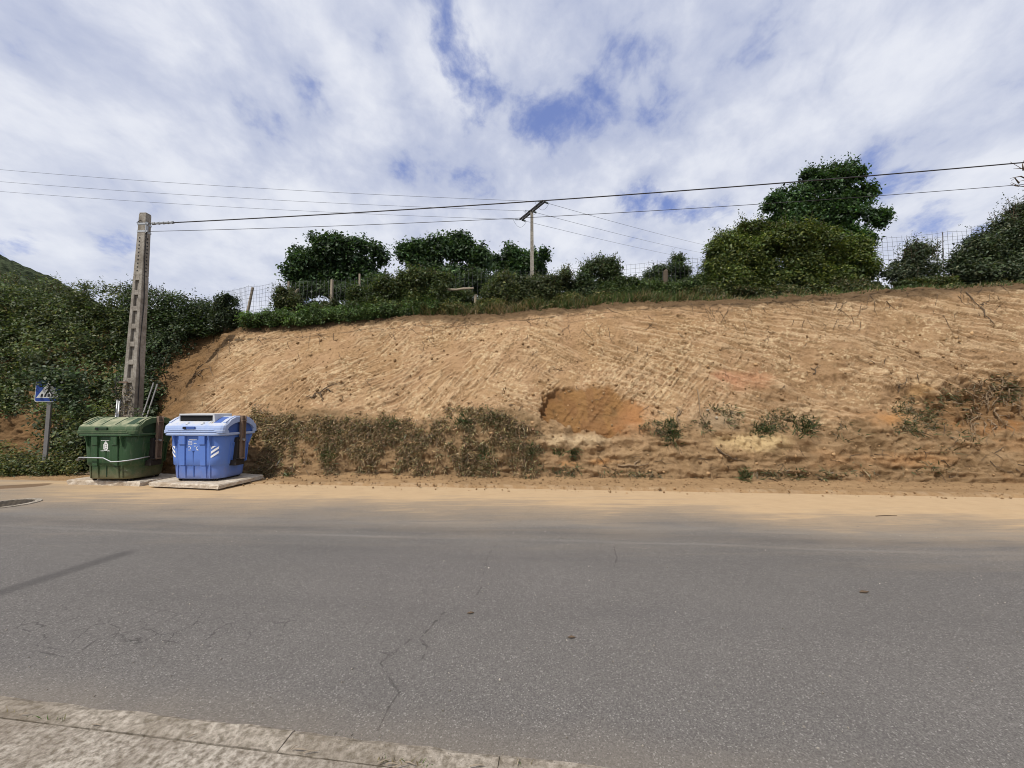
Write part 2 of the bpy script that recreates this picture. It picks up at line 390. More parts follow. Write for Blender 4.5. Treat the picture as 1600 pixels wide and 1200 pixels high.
SIGN_WHITE = material('sign_white', m_simple((.46, .47, .45), .45, 0, .4, .1, 9))
SIGN_BLACK = material('sign_black', m_simple((.012, .012, .013), .5, 0, .3, .1, 9))
TIMBER = material('weathered_timber', m_simple((.29, .24, .18), .9, 0, .1, .5, 30, None, 0, .004))
BARKM = material('bark', m_simple((.095, .075, .055), .95, 0, .1, .45, 22, None, 0, .02))
TWIG = material('dead_twig', m_simple((.115, .082, .055), .95, 0, .1, .4, 25))
ROOTM = material('root_bark', m_simple((.22, .155, .095), .95, 0, .1, .4, 25))
MESHW = material('fence_wire', m_simple((.10, .10, .11), .7, .3, .3, .2, 8))
STONE = material('stone', m_simple((.33, .28, .21), .95, 0, .1, .35, 18, None, 0, .01))
IRON = material('cast_iron', m_simple((.060, .052, .046), .75, .3, .3, .35, 20, (.22, .17, .11), .5, .004))
CERAM = material('insulator_glass', m_simple((.10, .12, .12), .3, 0, .5, .1, 10))

def m_leaf(trans=.28):
    def f(N, b):
        c = attr(N)
        c = N.mix(1.0, c, N.mix(N.noise(N.pos, 3.0, 3, .6), (.72, .72, .70), (1.28, 1.28, 1.26)), 'MULTIPLY')
        N.put(b.inputs['Base Color'], c); b.inputs['Roughness'].default_value = .5; b.inputs['Specular IOR Level'].default_value = .28
        t = N.new('ShaderNodeBsdfTranslucent'); N.put(t.inputs[0], N.mix(1.0, c, (1.25, 1.35, .7), 'MULTIPLY'))
        mx = N.new('ShaderNodeMixShader'); mx.inputs[0].default_value = trans
        N.l.new(b.outputs[0], mx.inputs[1]); N.l.new(t.outputs[0], mx.inputs[2]); N.l.new(mx.outputs[0], N.out.inputs[0])
    return f
LEAF = material('leaf', m_leaf()); GRASSM = material('grass', m_leaf(.2))
def m_field(N, b):
    c = N.mix(N.noise(N.pos, 1.3, 6, .65), (.035, .05, .02), (.085, .095, .04)); c = N.mix(N.smooth(N.noise(N.pos, .4, 4), .5, .7), c, (.14, .11, .06))
    N.put(b.inputs['Base Color'], c); b.inputs['Roughness'].default_value = 1.0; N.put(b.inputs['Normal'], N.bump(N.noise(N.pos, 9, 5), .8, .08))
FIELD = material('field_grass', m_field)
def m_hill(N, b):
    v = N.vor(N.pos, .38, 'F1', 'Distance'); n = N.noise(N.pos, .09, 6, .65)
    c = N.mix(n, (.022, .033, .020), (.050, .060, .034)); c = N.mix(1.0, c, N.mix(N.smooth(N.noise(N.pos, .32, 6, .75), .35, .65), (.30, .32, .30), (1.7, 1.65, 1.5)), 'MULTIPLY')
    N.put(b.inputs['Base Color'], c); b.inputs['Roughness'].default_value = 1.0; b.inputs['Specular IOR Level'].default_value = .05
    N.put(b.inputs['Normal'], N.bump(N.m('ADD', n, N.m('MULTIPLY', v, -.6)), 1.0, 1.2))
HILL = material('hill_scrub', m_hill)

# ------------------------------------------------------------------ ground, road, pavement, kerb
def sheet(name, pts, z, mat):
    return structure(np_mesh(name, [(*p[:2], z) for p in pts], [list(range(len(pts)))], mat))
sheet('ground', [(-600, -300), (600, -300), (600, 900), (-600, 900)], -0.05, FIELD)
def kerb_y(x): return 1.834 - .131 * x                       # road-side edge of the kerb
xs = np.linspace(-60, 60, 61)
road_v = [(x, kerb_y(x) - .02, 0) for x in xs] + [(x, max(toe_y(x), kerb_y(x) + 1) + 3.2, 0) for x in xs]
nn = len(xs)
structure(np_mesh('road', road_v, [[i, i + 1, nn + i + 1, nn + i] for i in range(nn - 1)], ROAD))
ang = math.atan(-.131)
pv = [(x, kerb_y(x) - .137, .115) for x in (-20, 14)] ; pv = [(-20, -6, .116), (14, -6, .116), pv[1], pv[0]]
structure(np_mesh('pavement', pv, [[0, 1, 2, 3]], PAVE))
kerb = structure(bpy.data.objects.new('kerb', None)); COL.objects.link(kerb)
kerb.location = (0, kerb_y(0), 0); kerb.rotation_euler = (0, 0, ang)
rk = random.Random(5)
kme = []
for v in range(3):
    k = MB(); L = .997
    pr = [(-.128, -.1), (-.128, .116), (-.03, .121), (-.008, .112), (0.0, .085), (0.004, -.1)]
    rings = []
    for i in range(13):
        t = i / 12; rings.append([(t * L, y + rk.uniform(-.003, .003) * (1 if j > 1 else 0), z + rk.uniform(-.004, .004) * (1 if j > 1 else 0)) for j, (y, z) in enumerate(pr)])
    k.loft(rings); kme.append(k)
meshes = []
i0 = -11.05
for i in range(22):
    if i < 3: o = kme[i].build('kerb_stone', KERBM, kerb); meshes.append(o.data)
    else: o = link(bpy.data.objects.new('kerb_stone', meshes[i % 3]), kerb)
    o.location = (i0 + i, 0, rk.uniform(-.003, .003)); o.rotation_euler = (0, 0, rk.uniform(-.003, .003))

# ------------------------------------------------------------------ the cut bank: one high resolution sheet
rng = np.random.default_rng(7)
crest_px = np.array([(-900, 455), (-200, 470), (200, 487), (330, 516), (400, 507), (500, 502), (620, 492), (760, 489), (830, 482), (1000, 469), (1100, 468), (1200, 465), (1300, 458), (1500, 446), (1600, 440), (2400, 400)], float)
gx = np.concatenate([np.arange(-46, -34, .8), np.arange(-34, -18, .16), np.arange(-18, -11, .06), np.arange(-11, 15.8, .0245), np.arange(15.8, 46, .8)])
NX, NV = len(gx), 250
def bank_toe(x): return toe_y(x) + sst(-9.2, -10.7, x) * 1.05 + .10 * (fbm(x / 1.7, x * 0, 3, 3) - .5)
T = np.linspace(0, 1, NV); T = T * .97 + .03 * T ** 2
BV = np.zeros((NX, NV, 3)); SL = np.zeros((NX, NV)); ZC = np.zeros(NX)
yt = bank_toe(gx); zb = 1.42 + .30 * (fbm(gx / 2.3, gx * 0, 3, 9) - .5) * 2
zb = zb - .15 * sst(-3, 8, gx)
for i, x in enumerate(gx):
    Yc = yt[i] + 3.35; zc = 4.5
    for _ in range(4):
        d = Yc * CP + (zc - CAMZ) * SP; px = 800 + FPX * x / d
        py = np.interp(px, crest_px[:, 0], crest_px[:, 1]); zc = W(px, py, Yc)[2]
    ZC[i] = zc
    cy = np.array([-.02, .06, .16, .50, .80, 1.6, 2.9, 3.2, 3.4, 4.1]); cz = np.array([-.03, .04, .25, zb[i] - .1, zb[i] + .25, zb[i] + .25 + (zc - zb[i]) * .33, zc - .38, zc - .10, zc, zc + .06])
    L = np.concatenate([[0], np.cumsum(np.hypot(np.diff(cy), np.diff(cz)))])
    s = T * L[-1]; SL[i] = s
    k = np.exp(-np.linspace(-2, 2, 15) ** 2); k /= k.sum()
    yy = np.interp(s, L, cy); zz_ = np.interp(s, L, cz)
    yy = np.convolve(np.pad(yy, 7, mode='reflect', reflect_type='odd'), k, 'valid'); zz_ = np.convolve(np.pad(zz_, 7, mode='reflect', reflect_type='odd'), k, 'valid')
    BV[i, :, 0] = x; BV[i, :, 1] = yt[i] + yy; BV[i, :, 2] = zz_
def grid_normals(V):
    a = np.gradient(V, axis=0); b_ = np.gradient(V, axis=1)
    return norm(np.cross(a, b_))
BN = grid_normals(BV)
PX, PY = project(BV)
X = BV[..., 0]; SS = SL
def ell(cx, cy, rx, ry): return ((PX - cx) / rx) ** 2 + ((PY - cy) / ry) ** 2
def spot(cx, cy, rx, ry, hard=.5, seed=1, wob=.5):
    e = np.sqrt(ell(cx, cy, rx, ry)) + wob * (fbm(X / .25, SS / .25, 4, seed) - .5)
    return 1 - sst(1 - hard, 1 + hard * .3, e)
def patch(scale, seed, lo, hi): return sst(lo, hi, fbm(X / scale, SS / scale, 3, seed))
hfrac = SS / SS.max(axis=1, keepdims=True)
zone_low = 1 - sst(zb[:, None] - .15, zb[:, None] + .25, BV[..., 2] + .35 * (fbm(X / .7, SS / .7, 4, 21) - .5))    # the old ragged face below the ledge
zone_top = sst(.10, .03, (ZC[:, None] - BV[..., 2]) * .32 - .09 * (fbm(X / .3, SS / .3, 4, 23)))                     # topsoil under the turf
zone_left = 1 - sst(-20, 30, PX - np.interp(PY, [480, 520, 560, 600, 650, 700], [368, 364, 338, 318, 298, 280]) + 30 * (fbm(X / .4, SS / .4, 4, 25) - .5))
sl = sst(-60, 60, PX - 760 + 200 * (fbm(X / 2, SS / 2, 2, 27) - .5))
disp = .16 * (fbm(X / 1.7, SS / 1.7, 4, 31) - .5) + .075 * (fbm(X / .45, SS / .45, 4, 33) - .5) + .046 * (fbm(X / .13, SS / .10, 4, 35) - .5) + .034 * (ridged(X / .30, SS / .2, 4, 36) - .5) * patch(.9, 37, .38, .6)
pale = np.zeros_like(X); dark = np.zeros_like(X)
def strokes(theta, width, length, seed, mask, amp, thr=.56, bend=0.0):
    width = width * .8; length = length * 1.35
    c, s_ = math.cos(theta), math.sin(theta)
    al = X * c + SS * s_; pe = -X * s_ + SS * c + bend * np.sin(al * .8 + seed)
    pe = pe + .06 * (fbm(X / .9, SS / .9, 2, seed + 5) - .5)
    n = fbm(al / length, pe / width, 3, seed)
    st = sst(thr, thr + .07, n) * mask; dk = sst(1 - thr, 1 - thr - .12, n) * mask
    return st, dk, (n - .5) * mask * amp
upper = (1 - zone_low)
R = math.radians
ST = [(R(34), .055, .55, 41, (1 - sl) * patch(1.1, 42, .47, .62), .085, .57, .03), (R(58), .06, .5, 51, (1 - sl) * patch(.9, 52, .48, .6), .08, .58, .03),
      (R(-17), .07, .95, 61, sl * patch(1.5, 62, .43, .60), .09, .55, .05), (R(-34), .06, .6, 71, sl * patch(1.0, 72, .47, .6), .11, .57, .05),
      (R(12), .055, .6, 81, (1 - sl) * sst(.55, .8, hfrac) * patch(.9, 82, .42, .56), .10, .55, .1), (R(50), .055, .45, 91, sst(780, 900, PX) * sst(1250, 1050, PX) * sst(.75, .45, hfrac) * patch(.9, 92, .42, .56), .10, .56, .04)]
for a in ST:
    st, dk, h = strokes(a[0], a[1], a[2], a[3], a[4] * upper, a[5], a[6], a[7])
    pale = np.maximum(pale, st); dark = np.maximum(dark, dk * .6); disp = disp + h
# parallel marks left by the teeth of the bucket
def comb(cx, cy, rx, ry, theta, pitch, seed, amp=.03, col=.7):
    global disp, pale
    mk = spot(cx, cy, rx, ry, .6, seed, .7); c, s_ = math.cos(theta), math.sin(theta)
    pe = -X * s_ + SS * c + .07 * (fbm(X / .5, SS / .5, 3, seed + 2) - .5)
    g = .5 + .5 * np.sin(2 * math.pi * pe / pitch); br = sst(.35, .6, fbm((X * c + SS * s_) / .5, pe / .2, 3, seed + 4))
    disp = disp - amp * g * mk * br; pale = np.maximum(pale, mk * br * sst(.55, .95, g) * col)
comb(1060, 495, 85, 20, R(-13), .13, 101); comb(1240, 492, 70, 16, R(-14), .12, 103); comb(1165, 692, 62, 16, R(68), .10, 105, .025, 1.0)
comb(655, 545, 50, 22, R(8), .11, 107); comb(440, 540, 60, 24, R(28), .12, 109); comb(800, 575, 45, 26, R(60), .10, 111); comb(1010, 632, 55, 22, R(48), .10, 113)
comb(1330, 500, 90, 24, R(-22), .13, 115); comb(560, 615, 70, 24, R(42), .11, 117); comb(1400, 560, 60, 26, R(-30), .12, 119)
# scooped hollow with brown clay
hx, hy = (PX - 916) / 80, (PY - (642 + .17 * (PX - 916))) / 43
HPOLY = [(846, 656), (840, 640), (845, 624), (856, 612), (872, 604), (888, 602), (905, 596), (935, 602), (952, 598), (968, 614), (984, 620), (1000, 640), (1002, 660), (980, 672), (948, 686), (925, 678), (900, 676), (868, 660)]
sdist = np.full(X.shape, 1e9); inside = np.zeros(X.shape, bool)
for (ax_, ay_), (bx_, by_) in zip(HPOLY, HPOLY[1:] + HPOLY[:1]):
    ex, ey = bx_ - ax_, by_ - ay_; tt_ = np.clip(((PX - ax_) * ex + (PY - ay_) * ey) / (ex * ex + ey * ey), 0, 1)
    sdist = np.minimum(sdist, np.hypot(PX - ax_ - tt_ * ex, PY - ay_ - tt_ * ey))
    cr_x = ((ay_ > PY) != (by_ > PY)) & (PX < (bx_ - ax_) * (PY - ay_) / ((by_ - ay_) if by_ != ay_ else 1e-9) + ax_); inside ^= cr_x
sdist = np.where(inside, -sdist, sdist) + 16 * (fbm(X / .35, SS / .35, 3, 120) - .5) + 12 * (fbm(X / .10, SS / .10, 3, 121) - .5)
he = 1 + sdist / 30
hol = 1 - sst(.84, 1.02, he); hwall = 1 - sst(.78, 1.0, he)
hcol = 1 - sst(.80 - .15 * sst(-.2, -.9, hy), 1.02, he)
disp = disp * (1 - .35 * hol) - hwall * (.03 + .20 * sst(-.9, .9, hy)) * sst(1.0, .55, hx) - hwall * .09 * sst(.1, -.95, hx) - hol * .05 * (ridged(X / .35, SS / .5, 3, 124) - .5)
# ragged lower face, ledges, blocks
rg = ridged(X / .35, SS / .16, 4, 131)
disp = disp + zone_low * (.15 * (ridged(X / .8, SS / .30, 4, 133) - .55) + .12 * (rg - .5) + .08 * (fbm(X / .12, SS / .12, 3, 135) - .5))
base_band = sst(.62, .20, BV[..., 2]) * sst(-6.5, -5, X)
disp = disp + base_band * (.15 * (ridged(X / .5, SS / .12, 3, 137) - .5) - .04)
disp = disp + spot(905, 694, 70, 13, .8, 125, .9) * .10 * (.5 + fbm(X / .12, SS / .12, 3, 126))
ledge = spot(1545, 630, 110, 44, .6, 182, .9); disp = disp - ledge * (.22 + .42 * (ridged(X / .45, SS / .28, 4, 180) - .6))
rough_r = sst(1120, 1300, PX) * sst(520, 600, PY + 40 * (fbm(X, SS, 2, 138) - .5)) * (1 - zone_low)
disp = disp + rough_r * (.28 * (ridged(X / .6 + SS * .7, SS / .45, 4, 139) - .55))
disp = disp + zone_left * (.20 * (fbm(X / .5, SS / .5, 4, 141) - .5))
crk = sst(.80, .92, ridged(X / .55 + .3 * SS, SS / .4, 4, 143)) * patch(.8, 144, .48, .60)
disp = disp - .035 * crk
clod = np.clip(fbm(X / .07, SS / .07, 2, 145) - .62, 0, 1) * patch(.7, 146, .48, .62)
disp = disp + .15 * clod
fade = np.minimum(1, hfrac / .03)
BP = BV + BN * (disp * fade)[..., None]
BN2 = grid_normals(BP)
# colour of the soil, with the shade of some dents painted in
def C(*a): return np.array(a)
col = np.ones(X.shape + (3,)) * C(.378, .241, .135)
def blend(m, c):
    global col
    col = col * (1 - m[..., None]) + np.asarray(c) * m[..., None]
tone = fbm(X / 1.2, SS / 1.2, 4, 151)
blend(sst(.45, .7, tone) * .55, C(.335, .212, .105)); blend(sst(.5, .28, tone) * .5, C(.43, .29, .155))
blend(sst(950, 1350, PX) * .5, C(.29, .19, .105))
blend(rough_r * .35, C(.30, .19, .10))
blend(dark * .7, C(.225, .135, .068))  # dark strokes painted for the shade in the scrape cracks
blend(sst(.56, .66, fbm(X / .16, SS / .12, 4, 152)) * patch(1.0, 154, .40, .60) * .55, C(.24, .145, .072))
blend(pale * (.26 + .56 * fbm(X / .12, SS / .12, 3, 153)), C(.535, .390, .238))
fl = sst(.60, .70, fbm(X / .06, SS / .05, 3, 155)) * patch(.6, 156, .46, .6) * upper
blend(fl * .65, C(.60, .46, .28))
blend(sst(.58, .68, fbm(X / .05 + SS, SS / .04, 3, 157)) * patch(.5, 158, .42, .58) * .6, C(.17, .105, .05))
blend(zone_low * (.45 + .3 * fbm(X / .3, SS / .3, 3, 161)), C(.265, .180, .098))
blend(zone_low * sst(.50, .34, rg) * .6, C(.15, .098, .052))
veg = zone_low * sst(380, 420, PX) * sst(870, 810, PX + 60 * (fbm(X / .5, SS / .5, 3, 162) - .5))
blend(veg * (.38 + .6 * (fbm(X / .3, SS / .25, 4, 164) - .4)).clip(0, 1), C(.165, .112, .060)); blend(spot(484, 712, 24, 36, .5, 166) * .7, C(.31, .20, .105)); blend(spot(640, 725, 40, 18, .6, 167) * .5, C(.33, .215, .115))
blend(base_band * (.35 + .4 * sst(.55, .35, rg)), C(.215, .140, .075))
blend(hcol * .92, C(.220, .112, .046)); blend(hcol * sst(.4, .62, fbm(X / .2, SS / .5, 3, 163)) * .5, C(.30, .17, .065)); blend(hol * sst(.1, -.8, hx) * .35, C(.16, .08, .03))  # last tint paints the shade on the hollow's left wall
blend(spot(994, 655, 36, 30, .9, 171, 1.1) * .6, C(.40, .195, .085)); blend(spot(1160, 595, 50, 20, .8, 173, 1.0) * .6, C(.44, .225, .125)); blend(spot(1130, 590, 26, 10, .7, 174) * .4, C(.47, .22, .13))
lowr = sst(1120, 1260, PX) * sst(600, 660, PY + 30 * (fbm(X / .6, SS / .6, 3, 176) - .5))
blend(lowr * sst(.52, .36, rg) * .7, C(.135, .085, .042)); blend(lowr * sst(.50, .68, fbm(X / .7, SS / .35, 4, 172)) * .34, C(.34, .185, .085)); blend(lowr * sst(.48, .34, fbm(X / .4, SS / .3, 4, 170)) * .55, C(.185, .118, .062))
blend(spot(1215, 620, 50, 16, .6, 175) * .5, C(.24, .15, .08)); blend(spot(940, 722, 24, 6, .8, 177, 1.2) * .55, C(.44, .21, .07)); blend(spot(885, 724, 18, 6, .8, 178, 1.2) * .45, C(.42, .21, .08))
blend(spot(1395, 655, 30, 13, .9, 179, 1.2) * .6, C(.47, .23, .08)); blend(spot(1435, 612, 22, 10, .7, 181) * .55, C(.52, .32, .14))
blend(spot(1540, 632, 110, 48, .7, 183, .9) * .8, C(.185, .105, .048)); blend(spot(1505, 655, 18, 11, .8, 185, 1.2) * .6, C(.31, .15, .055)); blend(spot(1545, 670, 28, 13, .8, 186, 1.2) * .6, C(.32, .155, .06)); blend(spot(1590, 660, 14, 24, .8, 187, 1.2) * .6, C(.31, .15, .055))
blend(spot(1120, 655, 45, 22, .7, 189) * .45, C(.25, .20, .135)); blend(spot(900, 690, 60, 12, .6, 191) * .65, C(.55, .42, .26)); blend(spot(1180, 692, 68, 17, .6, 193) * .75, C(.54, .40, .21))
blend(spot(1440, 720, 60, 12, .6, 195) * .4, C(.36, .19, .08))
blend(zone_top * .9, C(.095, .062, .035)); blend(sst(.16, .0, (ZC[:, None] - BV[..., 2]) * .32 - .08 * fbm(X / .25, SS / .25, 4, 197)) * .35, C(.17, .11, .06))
blend(zone_left * .9, C(.16, .095, .045)); blend(zone_left * sst(.5, .7, fbm(X / .4, SS / .4, 4, 199)) * .8, C(.225, .132, .06))
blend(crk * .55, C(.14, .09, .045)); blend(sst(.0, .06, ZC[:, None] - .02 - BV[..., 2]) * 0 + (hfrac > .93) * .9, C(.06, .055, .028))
ii, jj = np.meshgrid(np.arange(NX - 1), np.arange(NV - 1), indexing='ij')
F = np.stack([ii * NV + jj, (ii + 1) * NV + jj, (ii + 1) * NV + jj + 1, ii * NV + jj + 1], -1).reshape(-1, 4)
bank = structure(np_mesh('earth_bank', BP.reshape(-1, 3), F, EARTH, None, np.clip(col, 0.01, .9).reshape(-1, 3), True))

# look-up from a pixel of the photograph to the bank there
bpx, bpy_ = project(BP); IDX = np.full((600, 1300), -1, int)
qx = ((bpx + 500) // 2).astype(int).ravel(); qy = (bpy_ // 2).astype(int).ravel()
ok = (qx >= 0) & (qx < 1300) & (qy >= 0) & (qy < 600); order = np.argsort(-BP[..., 1].ravel())
order = order[ok[order]]; IDX[qy[order], qx[order]] = order
BPf, BNf = BP.reshape(-1, 3), BN2.reshape(-1, 3)
def bank_at(px, py):
    px = np.asarray(px, float); py = np.asarray(py, float)
    a = np.clip((py // 2).astype(int), 0, 599); b_ = np.clip(((px + 500) // 2).astype(int), 0, 1299)
    i = IDX[a, b_]
    for dx_, dy_ in ((1, 0), (-1, 0), (0, 1), (0, -1), (2, 0), (-2, 0)):
        j = IDX[np.clip(a + dy_, 0, 599), np.clip(b_ + dx_, 0, 1299)]; i = np.where(i < 0, j, i)
    return i
def bp(px, py, lift=0.0):
    i = int(bank_at([px], [py])[0]); return BPf[i] + BNf[i] * lift

# the field behind the crest
sub = np.arange(0, NX, 8); e = BP[sub, -1]; rows = [e]
for dyy, rise in ((1.5, .02), (4, .08), (9, .25), (18, .7), (35, 1.4), (80, 2.0), (300, -6)):
    r = e.copy(); r[:, 1] += dyy; r[:, 2] += rise + .25 * (fbm(e[:, 0] / 3, e[:, 0] * 0 + dyy, 3, 5) - .5); r[:, 0] *= 1 + dyy / 60; rows.append(r)
FV = np.stack(rows, 1); m_, k_ = FV.shape[:2]
ii, jj = np.meshgrid(np.arange(m_ - 1), np.arange(k_ - 1), indexing='ij')
structure(np_mesh('field', FV.reshape(-1, 3), np.stack([ii * k_ + jj, (ii + 1) * k_ + jj, (ii + 1) * k_ + jj + 1, ii * k_ + jj + 1], -1).reshape(-1, 4), FIELD, None, None, True))
def top_z(x, y):
    xi = float(np.interp(x, gx, ZC)); yc = float(np.interp(x, gx, yt)) + 4.1
    return xi + .05 + np.interp(max(y - yc, 0), [0, 1.5, 4, 9, 18, 35, 80], [0, .02, .08, .25, .7, 1.4, 2.0])

# far hill on the left
hu, hv = np.meshgrid(np.linspace(-1, 1, 170), np.linspace(-1, 1, 90), indexing='ij')
HX = -310 + 130 * hu; HY = 190 + 90 * hv
hz = 94 * np.clip(1 - hu ** 2, 0, 1) ** .9 * np.clip(1 - hv ** 2, 0, 1) ** .7
hz = hz * (1 + .10 * (fbm(HX / 30, HY / 30, 4, 11) - .5)) + 4.2 * (fbm(HX / 6, HY / 6, 4, 13) - .5) + 2.6 * (ridged(HX / 2.2, HY / 2.2, 2, 15) - .5)
ii, jj = np.meshgrid(np.arange(169), np.arange(89), indexing='ij')
structure(np_mesh('hill', np.stack([HX, HY, hz - .5], -1).reshape(-1, 3), np.stack([ii * 90 + jj, (ii + 1) * 90 + jj, (ii + 1) * 90 + jj + 1, ii * 90 + jj + 1], -1).reshape(-1, 4), HILL, None, None, True))

# dirt shoulder along the foot of the bank: an old gutter filled with washed-down soil
sx_ = np.concatenate([np.arange(-30, -6.2, .25), np.arange(-6.2, 16, .04), np.arange(16, 46, .5)])
def sh_w(x): return .62 + .12 * np.clip(x, -6, 12) / 10
prof = np.linspace(0, 1, 16); SV = np.zeros((len(sx_), 16, 3))
for i, x in enumerate(sx_):
    w = sh_w(x); amt = sst(-6.35, -5.3, x)
    yy = toe_y(x) + .30 - (w + .30) * prof
    zt = np.interp(prof, [0, .30, .42, .86, .955, 1.0], [.17, .115, .085, .058, .045, -.02]) * (.15 + .85 * amt)
    SV[i, :, 0] = x; SV[i, :, 1] = yy; SV[i, :, 2] = zt
sn = fbm(SV[..., 0] / .35, SV[..., 1] / .2, 4, 211) - .5; SV[..., 2] += sn * .045 * np.interp(prof, [0, .4, .5, .9, 1], [1, .8, .25, .2, 0])[None, :]
SV[..., 1] += .03 * (fbm(SV[..., 0] / .8, SV[..., 1] * 0, 3, 213) - .5)
sc = np.ones(SV.shape) * C(.315, .205, .108); tn = fbm(SV[..., 0] / .9, SV[..., 1] / .2, 4, 215)
sc = sc * (.8 + .45 * tn[..., None]); edge = .45 * (prof > .84)[None, :] * sst(.48, .6, fbm(SV[..., 0] / .12, SV[..., 1] / .1, 3, 217)); sc = sc * (1 - edge[..., None] * .6) + C(.50, .38, .25) * edge[..., None] * .6
m_ = len(sx_); ii, jj = np.meshgrid(np.arange(m_ - 1), np.arange(15), indexing='ij')
structure(np_mesh('dirt_shoulder', SV.reshape(-1, 3), np.stack([ii * 16 + jj, ii * 16 + jj + 1, (ii + 1) * 16 + jj + 1, (ii + 1) * 16 + jj], -1).reshape(-1, 4), EARTH, None, sc.reshape(-1, 3), True))

# ------------------------------------------------------------------ foliage
def leaf_mesh(P_, Nn, size, colr, asp=.55):
    n = len(P_); r = rng.normal(size=(n, 3)); t = norm(np.cross(Nn, r)); s_ = np.cross(Nn, t); L = np.asarray(size).reshape(-1, 1) * np.ones((n, 1))
    v = np.stack([P_ - t * L * .5, P_ + s_ * L * asp * .5 + Nn * L * .10 - t * L * .05, P_ + t * L * .5 - Nn * L * .08, P_ - s_ * L * asp * .5 + Nn * L * .10 - t * L * .05], 1)
    f = np.arange(4 * n).reshape(n, 4)
    return v.reshape(-1, 3), f, np.repeat(colr, 4, axis=0)
def tint(n, base, var=.35, alt=None, alt_p=.15):
    c = np.asarray(base) * np.exp(rng.normal(0, var, (n, 1))) * (1 + rng.normal(0, .06, (n, 3)))
    if alt is not None:
        m = rng.random(n) < alt_p; c[m] = np.asarray(alt) * np.exp(rng.normal(0, var * .7, (m.sum(), 1)))
    return np.clip(c, .004, .6)
def clumps(cen, nrm, nl, cr, size, base, alt=None, alt_p=.15, up=.55, flat=.7):
    n = len(cen); k = np.repeat(np.arange(n), nl); off = rng.normal(size=(len(k), 3)) * cr
    off -= nrm[k] * (off * nrm[k]).sum(1, keepdims=True) * (1 - flat)
    P_ = cen[k] + off; Nn = norm(nrm[k] * .7 + np.array([0, 0, up]) + rng.normal(size=(len(k), 3)) * .55)
    cb = np.exp(rng.normal(0, .25, n))[k][:, None]; c = tint(len(k), base, .28, alt, alt_p) * cb
    s = size * np.exp(rng.normal(0, .25, len(k)))
    return P_, Nn, s, c
def sprigs(basep, dirs, length, nl, size, base, alt=None):
    n = len(basep); t = np.tile(np.linspace(.15, 1, nl), n); k = np.repeat(np.arange(n), nl); L = length * (.6 + .8 * rng.random(n))
    bend = rng.normal(size=(n, 3)) * .25; P_ = basep[k] + dirs[k] * (t * L[k])[:, None] + bend[k] * (t ** 2 * L[k])[:, None] + rng.normal(size=(len(k), 3)) * size * .45
    Nn = norm(rng.normal(size=(len(k), 3)) + np.array([0, -.2, .6])); return P_, Nn, size * (.7 + .6 * rng.random(len(k))) * (1.05 - .4 * t), tint(len(k), base, .25, alt, .2)
def cat_(*parts): return [np.concatenate(x) for x in zip(*parts)]
def stems_mb(mb, basep, dirs, length):
    for p, d in zip(basep, dirs): mb.tube([p - d * .1, p + d * length * .5, p + d * length * .9], [.008, .006, .003], 3)

